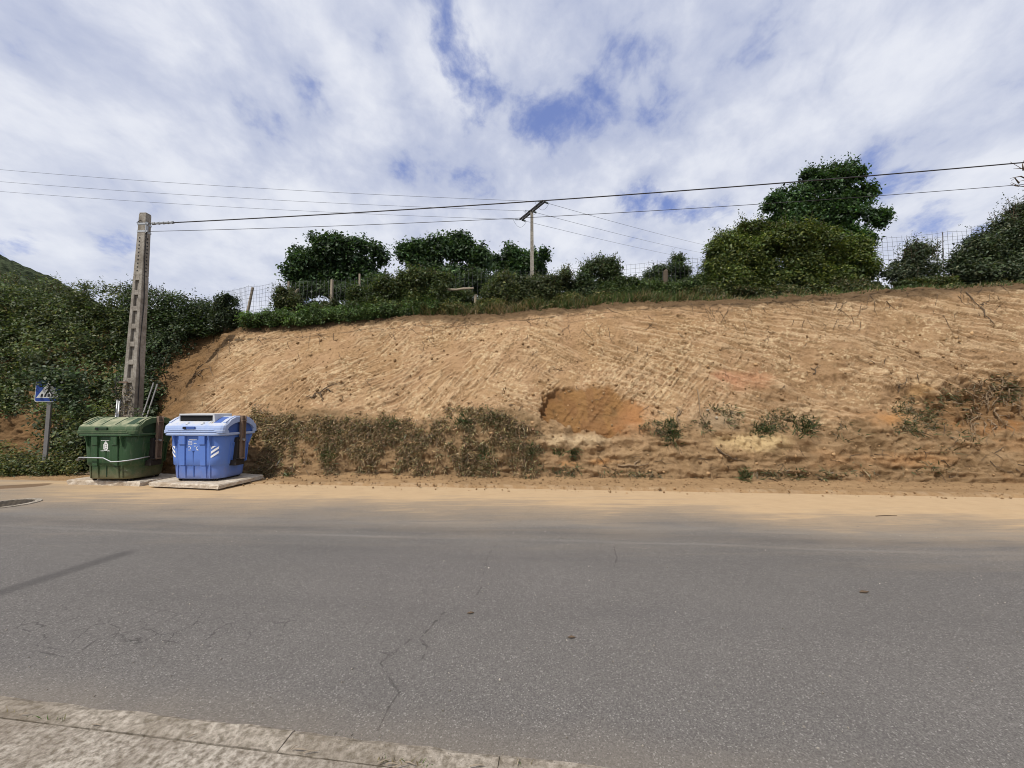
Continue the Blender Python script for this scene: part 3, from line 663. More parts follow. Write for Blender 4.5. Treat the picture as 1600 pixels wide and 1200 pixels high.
def plant(name, label, cat, blobs, Y, leaf=.08, base=(.045, .075, .028), alt=(.09, .12, .035), alt_p=.15, dens=1.0, cr=.22, nl=34, sub=7, sub_r=.5, group=None, spr=0, spr_len=.5, trunk=True, trunk_r=.12, ground=None, limb=5, depth=.8, lim_gap=.0, crown='crown', fill=None, rag=1.0, gap=.42, gapsc=.38):
    if fill is None: fill = crown == 'foliage'
    # one plant: blobs are (px, py, rx, ry) ellipses of the crown seen in the photograph at distance Y
    cs, rs = [], []
    for b_ in blobs:
        px, py, rx, ry = b_[:4]; Yb = Y + (b_[4] if len(b_) > 4 else 0)
        c = W(px, py, Yb); k = np.linalg.norm(ray(px, py)) * 0 + Yb / FPX
        R_ = np.array([rx * k, min(rx, ry) * k * depth + .1, ry * k])
        if sub:
            for _ in range(sub):
                d = norm(rng.normal(size=3)); q = d * (rng.random() ** .33) * (1 - sub_r * .85)
                cs.append(c + q * R_); rs.append(R_ * sub_r * (.55 + .8 * rng.random()))
        cs.append(c); rs.append(R_ * (.62 if sub else 1.0))
    if fill:
        for b_ in blobs:
            c = W(b_[0], b_[1], Y + (b_[4] if len(b_) > 4 else 0)); g_ = top_z(c[0], c[1]); kx = b_[2] * Y / FPX
            for _ in range(3):
                zc_ = g_ + (c[2] - g_) * rng.uniform(.0, .8); r_ = max(.22, kx * .5); cs.append(np.array([c[0] + rng.uniform(-.6, .6) * kx, c[1] - rng.uniform(0, .2), zc_])); rs.append(np.array([r_, r_ * .7, max(.2, (c[2] - g_) * .35)]))
    cs, rs = np.array(cs), np.array(rs)
    area = 4 * np.pi * np.mean(rs ** 2, 1); ncl = np.maximum(3, (area * dens * 2.0 / (nl * .275 * leaf ** 2))).astype(int)
    kk = np.repeat(np.arange(len(cs)), ncl); d = norm(rng.normal(size=(len(kk), 3))); d[:, 1] = np.where((d[:, 1] > .2) & (rng.random(len(kk)) < .6), -d[:, 1], d[:, 1])
    rad_ = .74 + .30 * rng.random((len(kk), 1)); m_f = rng.random((len(kk), 1)) < .13; rad_ = np.where(m_f, rad_ + rag * (.12 + .30 * rng.random((len(kk), 1))), rad_)
    q = cs[kk] + d * rs[kk] * rad_
    keep = np.ones(len(q), bool)
    for c, r in zip(cs, rs): keep &= ~((((q - c) / r) ** 2).sum(1) < .45)
    keep &= fbm(q[:, 0] / gapsc + q[:, 1] * .9 / gapsc, q[:, 2] / gapsc - q[:, 1] * .5, 3, 401) > gap
    q, d = q[keep], d[keep]
    parts = [clumps(q, norm(d * .8 + np.array([0, 0, .3])), nl, cr * .55, leaf, base, alt, alt_p)]
    tone_ = fbm(parts[0][0][:, 0] / (gapsc * 2.2), parts[0][0][:, 2] / (gapsc * 1.6), 3, 403); parts[0][3][:] = parts[0][3] * (.55 + .95 * tone_)[:, None] * np.array([1.08, 1.05, 1.0])
    nin = int(area.sum() * dens * .55 / (.275 * (leaf * 1.7) ** 2)); k2 = rng.integers(0, len(cs), nin); dd = norm(rng.normal(size=(nin, 3))) * (rng.random((nin, 1)) ** .4) * .82
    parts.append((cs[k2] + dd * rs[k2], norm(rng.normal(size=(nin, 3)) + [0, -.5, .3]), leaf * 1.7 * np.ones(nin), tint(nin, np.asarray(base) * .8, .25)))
    mbst = MB()
    if spr:
        top = q[:, 2] - q[:, 2].mean() + rng.random(len(q)) * .8 * q[:, 2].std(); w_ = np.argsort(-top)[:spr * 2]; w_ = rng.choice(w_, min(spr, len(w_)), replace=False)
        dirs = norm(d[w_] * np.array([.7, .3, .3]) + np.array([0, 0, .9]) + rng.normal(size=(len(w_), 3)) * .22)
        parts.append(sprigs(q[w_], dirs, spr_len, 16, leaf, base, alt)); stems_mb(mbst, q[w_], dirs, spr_len)
    P_, Nn, s, c = cat_(*parts)
    ctr = cs.mean(0); gz = ground if ground is not None else top_z(ctr[0], ctr[1])
    org = np.array([ctr[0], ctr[1], gz])
    t = thing(name, label, cat, org, 0, group)
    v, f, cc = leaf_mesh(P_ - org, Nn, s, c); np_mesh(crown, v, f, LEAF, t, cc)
    if trunk:
        mb = MB(); top = ctr - org; low = (cs[:, 2] - rs[:, 2]).min() - gz
        h0 = max(.3, low); mb.tube([(0, 0, -.3), (.05, .02, h0 * .5), (top[0] * .5, top[1] * .5, h0 + .2), top], [trunk_r * 1.25, trunk_r, trunk_r * .8, trunk_r * .3], 8)
        for i in rng.choice(len(cs), min(limb, len(cs)), replace=False):
            p = cs[i] - org; a = np.array([top[0] * .4, top[1] * .4, h0 * .9]); mid_ = (a + p) / 2 + rng.normal(size=3) * .15
            mb.tube([a, mid_, p], [trunk_r * .5, trunk_r * .32, .012], 5)
        mb.build('trunk', BARKM, t, smooth=True)
    if spr:
        mbst.v = [tuple(np.array(p) - org) for p in mbst.v]; stuff(mbst.build('shoot', TWIG, t))
    return t

OAK = dict(base=(.036, .066, .032), alt=(.068, .108, .046), alt_p=.25, gap=.33, gapsc=.7)
plant('oak_tree', 'dark rounded oak behind the wire fence, leftmost of the three dark crowns', 'tree', [(480, 412, 38, 32), (530, 398, 50, 38), (575, 402, 40, 34), (540, 435, 72, 26), (462, 432, 22, 18), (500, 445, 40, 20), (580, 445, 40, 20)], 22, .19, **OAK, dens=1.0, cr=.36, nl=30, sub=13, sub_r=.30, trunk_r=.22, limb=9, rag=1.0, spr=24, spr_len=.4)
plant('oak_tree', 'dark oak with a narrow peak, between the round oak and the distant pole', 'tree', [(660, 402, 36, 28), (700, 395, 40, 30), (722, 380, 16, 20), (745, 408, 24, 26), (690, 430, 62, 24), (636, 395, 18, 14), (720, 448, 50, 18), (660, 448, 40, 18)], 23, .19, **OAK, dens=1.0, cr=.36, nl=30, sub=13, sub_r=.30, trunk_r=.22, limb=9, rag=1.0, spr=24, spr_len=.4)
plant('oak_tree', 'smaller oak at the foot of the distant power pole', 'tree', [(800, 402, 26, 24), (835, 410, 24, 24), (850, 398, 10, 10), (815, 430, 46, 24), (775, 412, 16, 16), (780, 440, 24, 18)], 29, .21, base=(.036, .070, .028), alt=(.07, .115, .04), dens=1.0, cr=.36, nl=30, sub=7, sub_r=.4, trunk_r=.2, limb=8)
plant('oak_tree', 'tall spreading oak with open ragged crown rising behind the big yellow-green bush', 'tree', [(1250, 300, 40, 30), (1300, 290, 52, 30), (1330, 275, 26, 16), (1345, 302, 26, 20), (1330, 340, 55, 26), (1375, 340, 30, 16), (1290, 335, 60, 30), (1320, 372, 50, 22), (1240, 335, 34, 22), (1222, 345, 34, 18), (1300, 315, 46, 24), (1280, 350, 60, 20), (1208, 318, 24, 14), (1345, 375, 24, 14), (1326, 260, 12, 7), (1262, 276, 18, 10)],
      17.5, .135, base=(.038, .074, .030), alt=(.075, .125, .042), gap=.42, gapsc=.6, dens=.9, cr=.28, nl=30, sub=6, sub_r=.42, trunk_r=.18, limb=14, rag=1.1, spr=50, spr_len=.42)
plant('shrub', 'dark scrub filling the gap behind the wire fence, below the three oaks', 'bush', [(480, 455, 40, 14), (545, 455, 44, 16), (610, 450, 44, 16), (680, 448, 44, 18), (745, 445, 40, 20), (790, 442, 40, 20)], 16.5, .10, base=(.040, .062, .030), alt=(.07, .095, .042), dens=.9, cr=.22, nl=32, sub=6, sub_r=.42, spr=20, spr_len=.25, trunk=False, crown='foliage')
BR = dict(base=(.054, .072, .032), alt=(.105, .112, .046), alt_p=.22)
plant('big_bush', 'large dense bush with yellow-green top on the bank crest, below the tall oak', 'bush', [(1150, 395, 52, 42), (1215, 380, 62, 42), (1270, 395, 66, 42), (1330, 420, 42, 38), (1160, 430, 58, 28), (1250, 432, 100, 26), (1125, 415, 30, 40), (1178, 360, 34, 18), (1330, 388, 30, 20)],
      12.9, .085, base=(.060, .085, .026), alt=(.125, .140, .036), alt_p=.25, dens=1.0, cr=.2, nl=36, sub=7, sub_r=.42, spr=60, spr_len=.35, trunk_r=.06, crown='foliage')
plant('shrub', 'loose thin shrub with sky showing through, right of the big bush by the wire fence', 'bush', [(1415, 420, 32, 22), (1430, 395, 28, 26), (1400, 430, 30, 14), (1450, 420, 24, 22)], 12.7, .065, base=(.050, .068, .040), alt=(.10, .105, .06), dens=.40, cr=.22, nl=22, sub=6, sub_r=.4, spr=45, spr_len=.35, trunk_r=.04, crown='foliage')
plant('bush', 'dark bushy thicket at the right end of the bank crest', 'bush', [(1520, 400, 42, 38), (1570, 375, 52, 48), (1560, 418, 75, 26), (1610, 380, 40, 60), (1500, 415, 26, 26), (1600, 340, 26, 20)], 12.3, .075, base=(.046, .064, .036), alt=(.09, .10, .055), dens=.95, cr=.2, nl=32, sub=7, sub_r=.42, spr=110, spr_len=.5, trunk_r=.06, crown='foliage')
plant('shrub', 'upright dark green shrub on the crest, left of the bare stretch of wire fence', 'bush', [(915, 440, 36, 24), (938, 425, 30, 22), (955, 415, 14, 16), (905, 455, 40, 16)], 13.2, .07, base=(.050, .074, .036), alt=(.10, .118, .056), dens=1.0, cr=.18, nl=34, sub=6, sub_r=.42, spr=40, spr_len=.28, trunk_r=.04, crown='foliage')
plant('shrub', 'round dark shrub beside the leaning stump on the crest, left of the big bush', 'bush', [(1050, 425, 30, 20), (1025, 428, 20, 14), (1060, 412, 14, 12), (1045, 445, 40, 14)], 14.6, .07, base=(.044, .068, .032), alt=(.09, .112, .05), dens=1.0, cr=.18, nl=34, sub=6, sub_r=.42, spr=26, spr_len=.22, trunk_r=.04, crown='foliage')
plant('shrub', 'low green shrub under the bare stretch of wire fence', 'bush', [(1000, 448, 46, 15), (970, 452, 34, 14), (1075, 450, 34, 14), (1040, 455, 40, 10), (1095, 440, 14, 14)], 12.9, .065, base=(.048, .074, .028), alt=(.10, .125, .045), dens=1.05, cr=.16, nl=34, sub=6, sub_r=.45, spr=30, spr_len=.22, trunk_r=.03, crown='foliage')
plant('bramble_bush', 'tall brownish bramble thicket in front of the power pole oak', 'bush', [(835, 452, 44, 24), (800, 448, 36, 26), (862, 448, 26, 26), (775, 458, 24, 22), (880, 440, 16, 18)], 13.0, .07, **BR, dens=1.0, cr=.17, nl=34, sub=7, sub_r=.42, spr=50, spr_len=.25, trunk_r=.03, crown='foliage')
plant('bramble_bush', 'broad bramble thicket swallowing the wire fence below the two left oaks', 'bush', [(610, 462, 46, 26), (650, 452, 40, 28), (580, 478, 50, 16), (690, 455, 26, 30), (640, 480, 60, 14), (675, 440, 36, 16), (560, 462, 26, 18), (715, 468, 26, 20)], 13.0, .07, base=(.048, .070, .026), alt=(.10, .11, .036), alt_p=.2, dens=1.0, cr=.17, nl=34, sub=7, sub_r=.42, spr=46, spr_len=.25, trunk_r=.03, crown='foliage')
plant('bramble_bush', 'scrubby bramble clump around the leaning white fence posts', 'bush', [(452, 472, 26, 18), (480, 480, 36, 14), (515, 478, 26, 14), (445, 460, 12, 12)], 13.1, .065, base=(.050, .066, .028), alt=(.10, .095, .04), alt_p=.2, dens=.95, cr=.16, nl=30, sub=6, sub_r=.45, spr=36, spr_len=.25, trunk_r=.03, crown='foliage')
plant('nettle_patch', 'bright green low nettles along the crest in front of the bramble thicket', 'plant', [(520, 492, 50, 9), (570, 490, 45, 10), (625, 485, 40, 10), (465, 495, 40, 8), (410, 498, 34, 10), (660, 478, 26, 10)], 12.75, .06, base=(.058, .098, .032), alt=(.10, .15, .045), dens=1.3, cr=.13, nl=34, sub=6, sub_r=.5, spr=60, spr_len=.18, trunk=False, rag=2.2, gap=.46, gapsc=.3, crown='foliage')
plant('shrub', 'small dark shrub standing between the left hedge and the wire fence', 'bush', [(352, 478, 16, 18), (356, 492, 20, 12), (360, 466, 8, 10)], 12.9, .065, base=(.036, .054, .028), alt=(.07, .085, .04), dens=1.1, cr=.15, nl=34, sub=5, sub_r=.45, spr=12, spr_len=.2, trunk_r=.03, crown='foliage')

plant('bramble_bush', 'low bramble scrub behind the level timber rail, dark inside', 'bush', [(725, 470, 24, 16), (750, 478, 22, 12), (705, 475, 20, 14)], 13.3, .065, **BR, dens=1.0, cr=.16, nl=30, sub=5, sub_r=.45, spr=14, spr_len=.2, trunk=False, crown='foliage')
plant('bramble_bush', 'low straggling brambles along the crest at the foot of the big bush', 'bush', [(1110, 458, 26, 8), (1170, 458, 40, 9), (1240, 456, 44, 9), (1310, 450, 40, 9), (1360, 446, 30, 8)], 12.35, .06, base=(.055, .070, .030), alt=(.12, .10, .05), alt_p=.25, dens=.9, cr=.14, nl=28, sub=6, sub_r=.5, spr=40, spr_len=.2, trunk=False, crown='foliage')
plant('bramble_bush', 'low grassy scrub on the crest under the thicket at the right end', 'bush', [(1410, 444, 34, 7), (1470, 441, 36, 7), (1540, 438, 40, 8), (1600, 434, 40, 8)], 12.2, .055, base=(.060, .082, .030), alt=(.13, .12, .05), alt_p=.25, dens=.9, cr=.12, nl=28, sub=6, sub_r=.5, spr=30, spr_len=.16, trunk=False, crown='foliage')
plant('weed_patch', 'grassy weeds on the crest below the brownish bramble thicket', 'plant', [(770, 478, 34, 8), (830, 474, 34, 8), (890, 470, 36, 8), (950, 466, 36, 8), (720, 484, 30, 7)], 12.7, .055, base=(.066, .088, .032), alt=(.16, .14, .065), alt_p=.35, dens=.9, cr=.12, nl=28, sub=6, sub_r=.5, spr=40, spr_len=.18, trunk=False, crown='foliage')

# leafy hedge over the hillside at the left
hb_y = [380, 440, 500, 520, 545, 575, 600, 650, 760]; hb_x = [335, 345, 338, 318, 285, 262, 255, 240, 232]
def hedge(name, label, x0, x1, n, leaf, base, alt, alt_p, thick, cut, spr):
    px = rng.uniform(x0, x1, n * 4); py = rng.uniform(465, 745, n * 4)
    lim = np.interp(py, hb_y, hb_x) + rng.normal(0, 7, n * 4); low = cut(px) + rng.normal(0, 6, n * 4)
    i = bank_at(px, py); k = (i >= 0) & (px < lim) & (py < low); i = i[k][:n]
    p = BPf[i]; nr = norm(BNf[i] * np.array([.5, 1, 1])); lump = fbm(p[:, 0] / .9, p[:, 2] / .8, 4, 301)
    hgt = np.interp(p[:, 2], [0, 1.2, 2.5, 6], [.5, .8, 1.0, 1.0])
    q = p + nr * ((.10 + thick * sst(.25, .75, lump) * rng.random(len(p)) ** .45) * hgt)[:, None]
    hk = fbm(q[:, 0] / .55, q[:, 2] / .4, 3, 303) > .39; parts = [clumps(q[hk], nr[hk], 38, .12, leaf, base, alt, alt_p)]
    tone_ = fbm(parts[0][0][:, 0] / .9, parts[0][0][:, 2] / .6, 3, 307); parts[0][3][:] = parts[0][3] * (.35 + 1.4 * tone_)[:, None]
    # the crest row, standing above the slope
    nt = int(n * (.6 if x1 < 250 else 1.25)); cx_ = rng.uniform(x0 - 10, x1 + 2, nt); topy = np.interp(cx_, [-150, 0, 60, 100, 200, 260, 300, 345], [412, 424, 436, 442, 444, 452, 464, 474]) + 9 * (fbm(cx_ / 14, cx_ * 0, 3, 305) - .5) * 2
    yv = topy + 3 + rng.random(nt) ** .8 * (515 - topy); Yv = 13.1 + rng.random(nt) * 1.0
    q2 = np.array([W(a, b_, c) for a, b_, c in zip(cx_, yv, Yv)]); parts.append(clumps(q2, np.tile(norm(np.array([0, -.6, .7])), (nt, 1)), 34, .13, leaf, base, alt, alt_p))
    ns = spr; cx_ = rng.uniform(x0, x1, ns); topy = np.interp(cx_, [-150, 0, 60, 100, 200, 260, 300, 345], [412, 424, 436, 442, 444, 452, 464, 474])
    sp_ = np.array([W(a, b_ + 6 + 10 * rng.random(), 13.3) for a, b_ in zip(cx_, topy)]); dirs = norm(rng.normal(size=(ns, 3)) * .30 + np.array([-.12, 0, 1]))
    parts.append(sprigs(sp_, dirs, .33, 14, leaf * .9, base, alt))
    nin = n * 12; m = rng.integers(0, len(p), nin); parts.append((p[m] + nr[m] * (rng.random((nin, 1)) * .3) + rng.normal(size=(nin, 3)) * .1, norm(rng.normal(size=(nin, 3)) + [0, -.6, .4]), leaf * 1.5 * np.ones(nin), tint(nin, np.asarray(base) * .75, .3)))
    P_, Nn, s, c = cat_(*parts); org = np.array([q[:, 0].mean(), p[:, 1].min(), 0.0])
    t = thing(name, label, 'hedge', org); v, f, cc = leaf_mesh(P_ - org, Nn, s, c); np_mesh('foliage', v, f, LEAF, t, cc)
    mb = MB(); stems_mb(mb, sp_ - org, dirs, .33)
    for j in rng.choice(len(p), 60): a = p[j] - org; b_ = q[j] - org; mb.tube([a - nr[j] * .2, (a + b_) / 2 + rng.normal(size=3) * .08, b_ + nr[j] * .1 + rng.normal(size=3) * .15], [.018, .012, .005], 4)
    stuff(mb.build('stem', TWIG, t))
    return t
hedge('bramble_hedge', 'broad green bramble hedge covering the hillside left of the concrete pole', -480, 205, 2350, .085, (.058, .080, .030), (.118, .124, .042), .24, 1.15, lambda px: np.interp(px, [-480, -110, 0, 60, 95, 120, 205], [700, 648, 648, 640, 650, 735, 738]), 130)
hedge('bramble_hedge', 'darker tangled hedge right of the concrete pole, ending at the bare earth', 205, 345, 480, .078, (.038, .058, .025), (.074, .092, .034), .16, .75, lambda px: np.interp(px, [205, 260, 345], [700, 700, 700]), 34)

def scatter_plants(name, label, cat, pts, nrm, leaf, base, alt, alt_p=.2, nl=26, cr=.08, is_stuff=True, mat=None, spr=0):
    parts = [clumps(pts, nrm, nl, cr, leaf, base, alt, alt_p)]
    P_, Nn, s, c = cat_(*parts); v, f, cc = leaf_mesh(P_, Nn, s, c); o = np_mesh(name, v, f, mat or LEAF, None, cc)
    return stuff(o, label, cat) if is_stuff else tag(o, label, cat)
# weeds along the foot of the hillside at the left
n = 900; wx = rng.uniform(-300, 122, n); wy = rng.random(n) ** .7
wp = np.array([[*(W(a, 700, 10.75 - .95 * b_ - .10 * np.sin(a / 9))[:2]), 0] for a, b_ in zip(wx, wy)]); wp[:, 2] = .05 + rng.random(n) * (.18 + .55 * (1 - wy)) * (.5 + fbm(wp[:, 0] / .5, wp[:, 1] / .5, 3, 311))
scatter_plants('verge_weeds', 'green weeds and creepers at the foot of the hillside around the sign post', 'weeds', wp, np.tile([0, -.5, .86], (n, 1)), .06, (.060, .078, .026), (.125, .115, .035), .28, 30, .10)

# ------------------------------------------------------------------ grass blades
def blades(name, P_, D, length, width, colr, mat=None):
    n = len(P_); L = length.reshape(-1, 1); side = norm(np.cross(D, rng.normal(size=(n, 3)))); bend = norm(rng.normal(size=(n, 3)) * np.array([1, 1, .3]) + [0, -.3, -.5]); w = width.reshape(-1, 1)
    a, b_ = P_ - side * w, P_ + side * w; m1 = P_ + D * L * .55 + bend * L * .08; c1, d1 = m1 - side * w * .7, m1 + side * w * .7; tip = P_ + D * L + bend * L * .32
    v = np.stack([a, b_, d1, c1, tip], 1).reshape(-1, 3); k = np.arange(n)[:, None] * 5
    f = np.concatenate([k + [0, 1, 2], k + [0, 2, 3], k + [3, 2, 4]], 1).reshape(-1, 3)
    return np_mesh(name, v, f, mat or GRASSM, None, np.repeat(colr, 5, axis=0))
n = 56000
cxs = rng.uniform(345, 1640, n); cry = np.interp(cxs, crest_px[:, 0], crest_px[:, 1]) 
xi = np.interp(cxs, project(BV[:, int(NV * .9)])[0], np.arange(NX)); xi = np.clip(xi.astype(int), 0, NX - 1)
ji = (NV * (.868 + .125 * rng.random(n) ** .8)).astype(int).clip(0, NV - 1)
gp = BP[xi, ji] + rng.normal(size=(n, 3)) * [.02, .02, .0]; clumpn = fbm(gp[:, 0] / .35, gp[:, 1] / .35, 3, 321); front = ji < NV * .915
keep = rng.random(n) < sst(.26, .56, clumpn) * np.where(front, .8, 1.0) * (1 - .62 * sst(1080, 1200, cxs)); gp, cx2, cl = gp[keep], cxs[keep], clumpn[keep]; n = len(gp)
thin_r = 1 - .60 * sst(1080, 1180, cx2); gl = (.10 + .34 * rng.random(n) ** 1.6) * (.5 + cl) * thin_r; gd = norm(rng.normal(size=(n, 3)) * .42 + np.array([0, -.30, .95]))
dry = np.clip(.30 + .45 * np.exp(-((cx2 - 780) / 70) ** 2) + .35 * (fbm(gp[:, 0] / .9, gp[:, 1], 3, 323) - .5) * 2 - .25 * np.exp(-((cx2 - 480) / 140) ** 2), 0, 1)
isd = rng.random(n) < dry; gc = tint(n, (.062, .092, .028), .3); gc[isd] = tint(isd.sum(), (.225, .170, .088), .3)
stuff(blades('crest_grass', gp, gd, gl, .007 + .005 * rng.random(n), gc), 'rough green and straw grass along the top edge of the bank', 'grass')

# old vegetation hanging on the lower face of the bank
def bank_scatter(n, x0, x1, y0, y1, fn):
    px = rng.uniform(x0, x1, n); py = rng.uniform(y0, y1, n); i = bank_at(px, py); k = i >= 0; px, py, i = px[k], py[k], i[k]
    p = BPf[i]; k = rng.random(len(p)) < fn(px, py, p); return p[k], BNf[i][k], px[k], py[k]
def veg_density(px, py, p):
    n1 = .55 * fbm(p[:, 0] / .5, p[:, 2] / .36, 4, 331) + .45 * fbm(p[:, 0] / .16, p[:, 2] / .14, 3, 332); top = np.interp(px, [395, 450, 520, 600, 660, 720, 780, 840], [640, 648, 652, 655, 648, 634, 642, 672]) + 14 * (fbm(px / 14, py * 0, 3, 333) - .5)
    m = sst(-4, 6, py - top) * sst(860, 800, px + 40 * (n1 - .5)) * sst(756, 736, py + 30 * (n1 - .5))
    strength = np.interp(py - top, [0, 25, 60, 110], [1.0, .98, .66, .50]) * np.interp(px, [395, 470, 560, 700, 840], [1.1, 1.05, 1.0, .92, .80])
    strength = np.where((px > 462) & (px < 505) & (py > 672), strength * .15, strength)
    return m * sst(.575 - .20 * strength, .69 - .20 * strength, n1)
p, nr, px, py = bank_scatter(40000, 393, 860, 628, 752, veg_density)
k = rng.random(len(p)) < .16
scatter_plants('dry_creeper', 'brown and olive dry creepers matted over the lower face of the bank', 'creeper', p[k] + nr[k] * (.02 + .09 * rng.random((k.sum(), 1))), norm(nr[k] + [0, 0, .3]), .046, (.185, .130, .072), (.105, .108, .046), .18, 5, .06)
n = len(p); gd = norm(nr * .30 + np.array([0, -.15, -.45]) + rng.normal(size=(n, 3)) * .5); gc = tint(n, (.275, .200, .115), .45, (.115, .118, .052), .11)
stuff(blades('bank_grass', p, gd, (.06 + .15 * rng.random(n)), .007 + .006 * rng.random(n), gc * (.55 + .9 * fbm(p[:, 0] / .5, p[:, 2] / .3, 3, 335))[:, None]), 'thin dry and green grass hanging on the lower face of the bank', 'grass')
# sparse bits over the rest of the lower face
def sparse(px, py, p):
    n1 = fbm(p[:, 0] / .35, p[:, 2] / .25, 4, 341); m = 0
    for cx_, cy_, rx, ry, a in ((1030, 660, 42, 26, .85), (1045, 672, 18, 20, .9), (1120, 652, 46, 24, .55), (1105, 668, 14, 10, .7), (1230, 658, 55, 20, .8), (1325, 675, 28, 18, .7), (1430, 650, 44, 34, .72), (1560, 610, 50, 24, .55), (1490, 640, 40, 40, .35), (870, 735, 60, 12, .40), (1000, 742, 120, 9, .35), (1240, 742, 100, 10, .45), (1480, 690, 80, 20, .25), (1400, 730, 90, 14, .22), (1200, 726, 60, 14, .2)):
        m = np.maximum(m, a * (1 - sst(.5, 1.15, np.sqrt(((px - cx_) / rx) ** 2 + ((py - cy_) / ry) ** 2))))
    return m * sst(.40, .60, n1)
p, nr, px, py = bank_scatter(52000, 830, 1640, 575, 755, sparse)
n = len(p); gd = norm(nr * .5 + np.array([0, -.1, -.05]) + rng.normal(size=(n, 3)) * .5); gc = tint(n, (.150, .122, .072), .38, (.07, .088, .036), .4)
stuff(blades('bank_grass', p, gd, .05 + .13 * rng.random(n), .007 + .005 * rng.random(n), gc), 'scattered dry grass and weeds on the right half of the bank', 'grass')
# green tufts one can tell apart
TUFT = [(1193, 668, 20, 11, 'dark green grass tuft right of the old root plate, greenest on the bank', 1.0), (1050, 668, 12, 20, 'tall olive grass tuft right of the brown clay hollow', .8), (832, 698, 12, 12, 'green grass tuft at the right end of the creeper mat', .9), (895, 706, 10, 8, 'small dark tuft under the brown clay hollow, right one of the pair', .9), (872, 704, 8, 6, 'small faint tuft under the brown clay hollow, left one of the pair', .8), (1162, 738, 9, 12, 'single green weed at the foot of the bank below the tooth marks', 1.1), (1258, 662, 20, 16, 'olive grass clump right of the dark green tuft', .7), (725, 655, 18, 12, 'green tuft at the highest point of the creeper mat', 1.0), (772, 650, 16, 12, 'green tuft near the right shoulder of the creeper mat', 1.0), (612, 660, 12, 10, 'green tuft at the top middle of the creeper mat', 1.0), (758, 705, 14, 8, 'bright tuft low on the right part of the creeper mat', 1.1), (515, 705, 12, 14, 'yellowish tuft beside the bare soil patch in the creeper mat', 1.2), (450, 741, 9, 5, 'little green weed at the bank foot right of the blue container', 1.2)]
for (tx, ty, rx, ry, lab, br) in TUFT:
    m = int(40 + rx * ry * .45); a = np.clip(rng.normal(size=(m, 2)) * .5, -1, 1); i = bank_at(tx + a[:, 0] * rx, ty + ry * .4 + a[:, 1] * ry); i = i[i >= 0]; p = BPf[i]; nr = BNf[i]
    gd = norm(nr * .6 + np.array([0, -.15, .35]) + rng.normal(size=(len(p), 3)) * .5); gc = tint(len(p), np.array((.062, .086, .034)) * br, .3, (.16, .14, .07), .25)
    o = blades('grass_tuft', p, gd, (.10 + .16 * rng.random(len(p))) * (ry / 13) ** .5, .008 + .006 * rng.random(len(p)), gc); tag(o, lab, 'grass tuft', 'green tufts growing on the bank')

# roots and twigs on the soil
def twig_path(px, py, dpx, dpy, n=5, jit=2.0, lift=.012):
    out = []
    for t in np.linspace(0, 1, n): out.append(bp(px + dpx * t + rng.normal(0, jit), py + dpy * t + rng.normal(0, jit), lift + .01 * rng.random()))
    return out
mb = MB()
for _ in range(330):
    x = rng.uniform(300, 1600); cy_ = np.interp(x, crest_px[:, 0], crest_px[:, 1]); u = rng.random()
    if u < .45: y = cy_ + 6 + rng.random() ** 2 * 50; L = rng.uniform(6, 26); a = rng.uniform(.3, 2.6)
    elif u < .75: y = rng.uniform(700, 748); L = rng.uniform(8, 30); a = rng.normal(.35, .5)
    else: y = rng.uniform(cy_ + 40, 690); L = rng.uniform(5, 18); a = rng.uniform(0, math.pi)
    if bank_at([x], [y])[0] < 0 or (x < 400 and y > 640): continue
    r = rng.uniform(.004, .010); mb.tube(twig_path(x, y, L * math.cos(a), L * math.sin(a), 4, 1.5), [r, r * .8, r * .6, r * .3], 3)
stuff(mb.build('root_litter', TWIG), 'short broken roots and twigs sticking out of the bare earth', 'roots')
def branch(name, lab, cat, lines, r, mat=TWIG, group=None):
    mb = MB()
    for (a, b_, c, d) in lines: mb.tube(twig_path(a, b_, c - a, d - b_, 6, 1.2, .03), np.linspace(r, r * .4, 6), 5)
    return tag(mb.build(name, mat, smooth=True), lab, cat, group)
branch('dead_branch', 'dead forked branch lying on the earth slope above the creeper mat', 'branch', [(488, 620, 528, 596), (500, 613, 505, 628), (508, 608, 520, 612), (492, 618, 478, 622)], .022)
branch('dead_branch', 'long thin dead stem lying down the slope near the right edge, under the crest', 'branch', [(1508, 458, 1530, 480), (1530, 480, 1552, 510), (1526, 478, 1545, 472)], .018)
branch('dead_branch', 'small dark stick on the slope left of the rooty hollow', 'branch', [(1400, 605, 1416, 596), (1404, 603, 1400, 610)], .016)
branch('dead_branch', 'pale root lying at the foot of the bank below the orange streaks', 'branch', [(965, 728, 1012, 724), (990, 727, 1000, 719)], .025, ROOTM)
branch('dead_branch', 'dark broken root lying in the pale tooth marks', 'branch', [(1120, 704, 1150, 716), (1126, 706, 1120, 700)], .022)
branch('dead_branch', 'forked stick standing out of the slope left of the pink earth', 'branch', [(1268, 585, 1280, 572), (1272, 580, 1266, 574)], .016)
branch('dead_branch', 'slanted dead stem low on the left slope above the blue container', 'branch', [(300, 590, 330, 572), (310, 584, 316, 592)], .016)
mb = MB()
for _ in range(44):
    x, y = rng.uniform(1500, 1598), rng.uniform(590, 665); a = rng.normal(1.4, .8); L = rng.uniform(14, 40); pts_ = []
    for t in np.linspace(0, 1, 7): pts_.append(bp(x, y, .03 + .05 * math.sin(t * 3.1))); a += rng.normal(0, .45); x += math.cos(a) * L / 6; y += math.sin(a) * L / 6
    mb.tube(pts_, np.linspace(rng.uniform(.008, .02), .004, 7), 4)
stuff(tag(mb.build('bare_roots', ROOTM, smooth=True), 'tangle of bare roots hanging in the brown hollow near the right edge', 'roots'))
branch('root', 'brown root standing upright beside the tall olive tuft', 'root', [(1058, 636, 1062, 676), (1060, 650, 1068, 640)], .028, ROOTM)
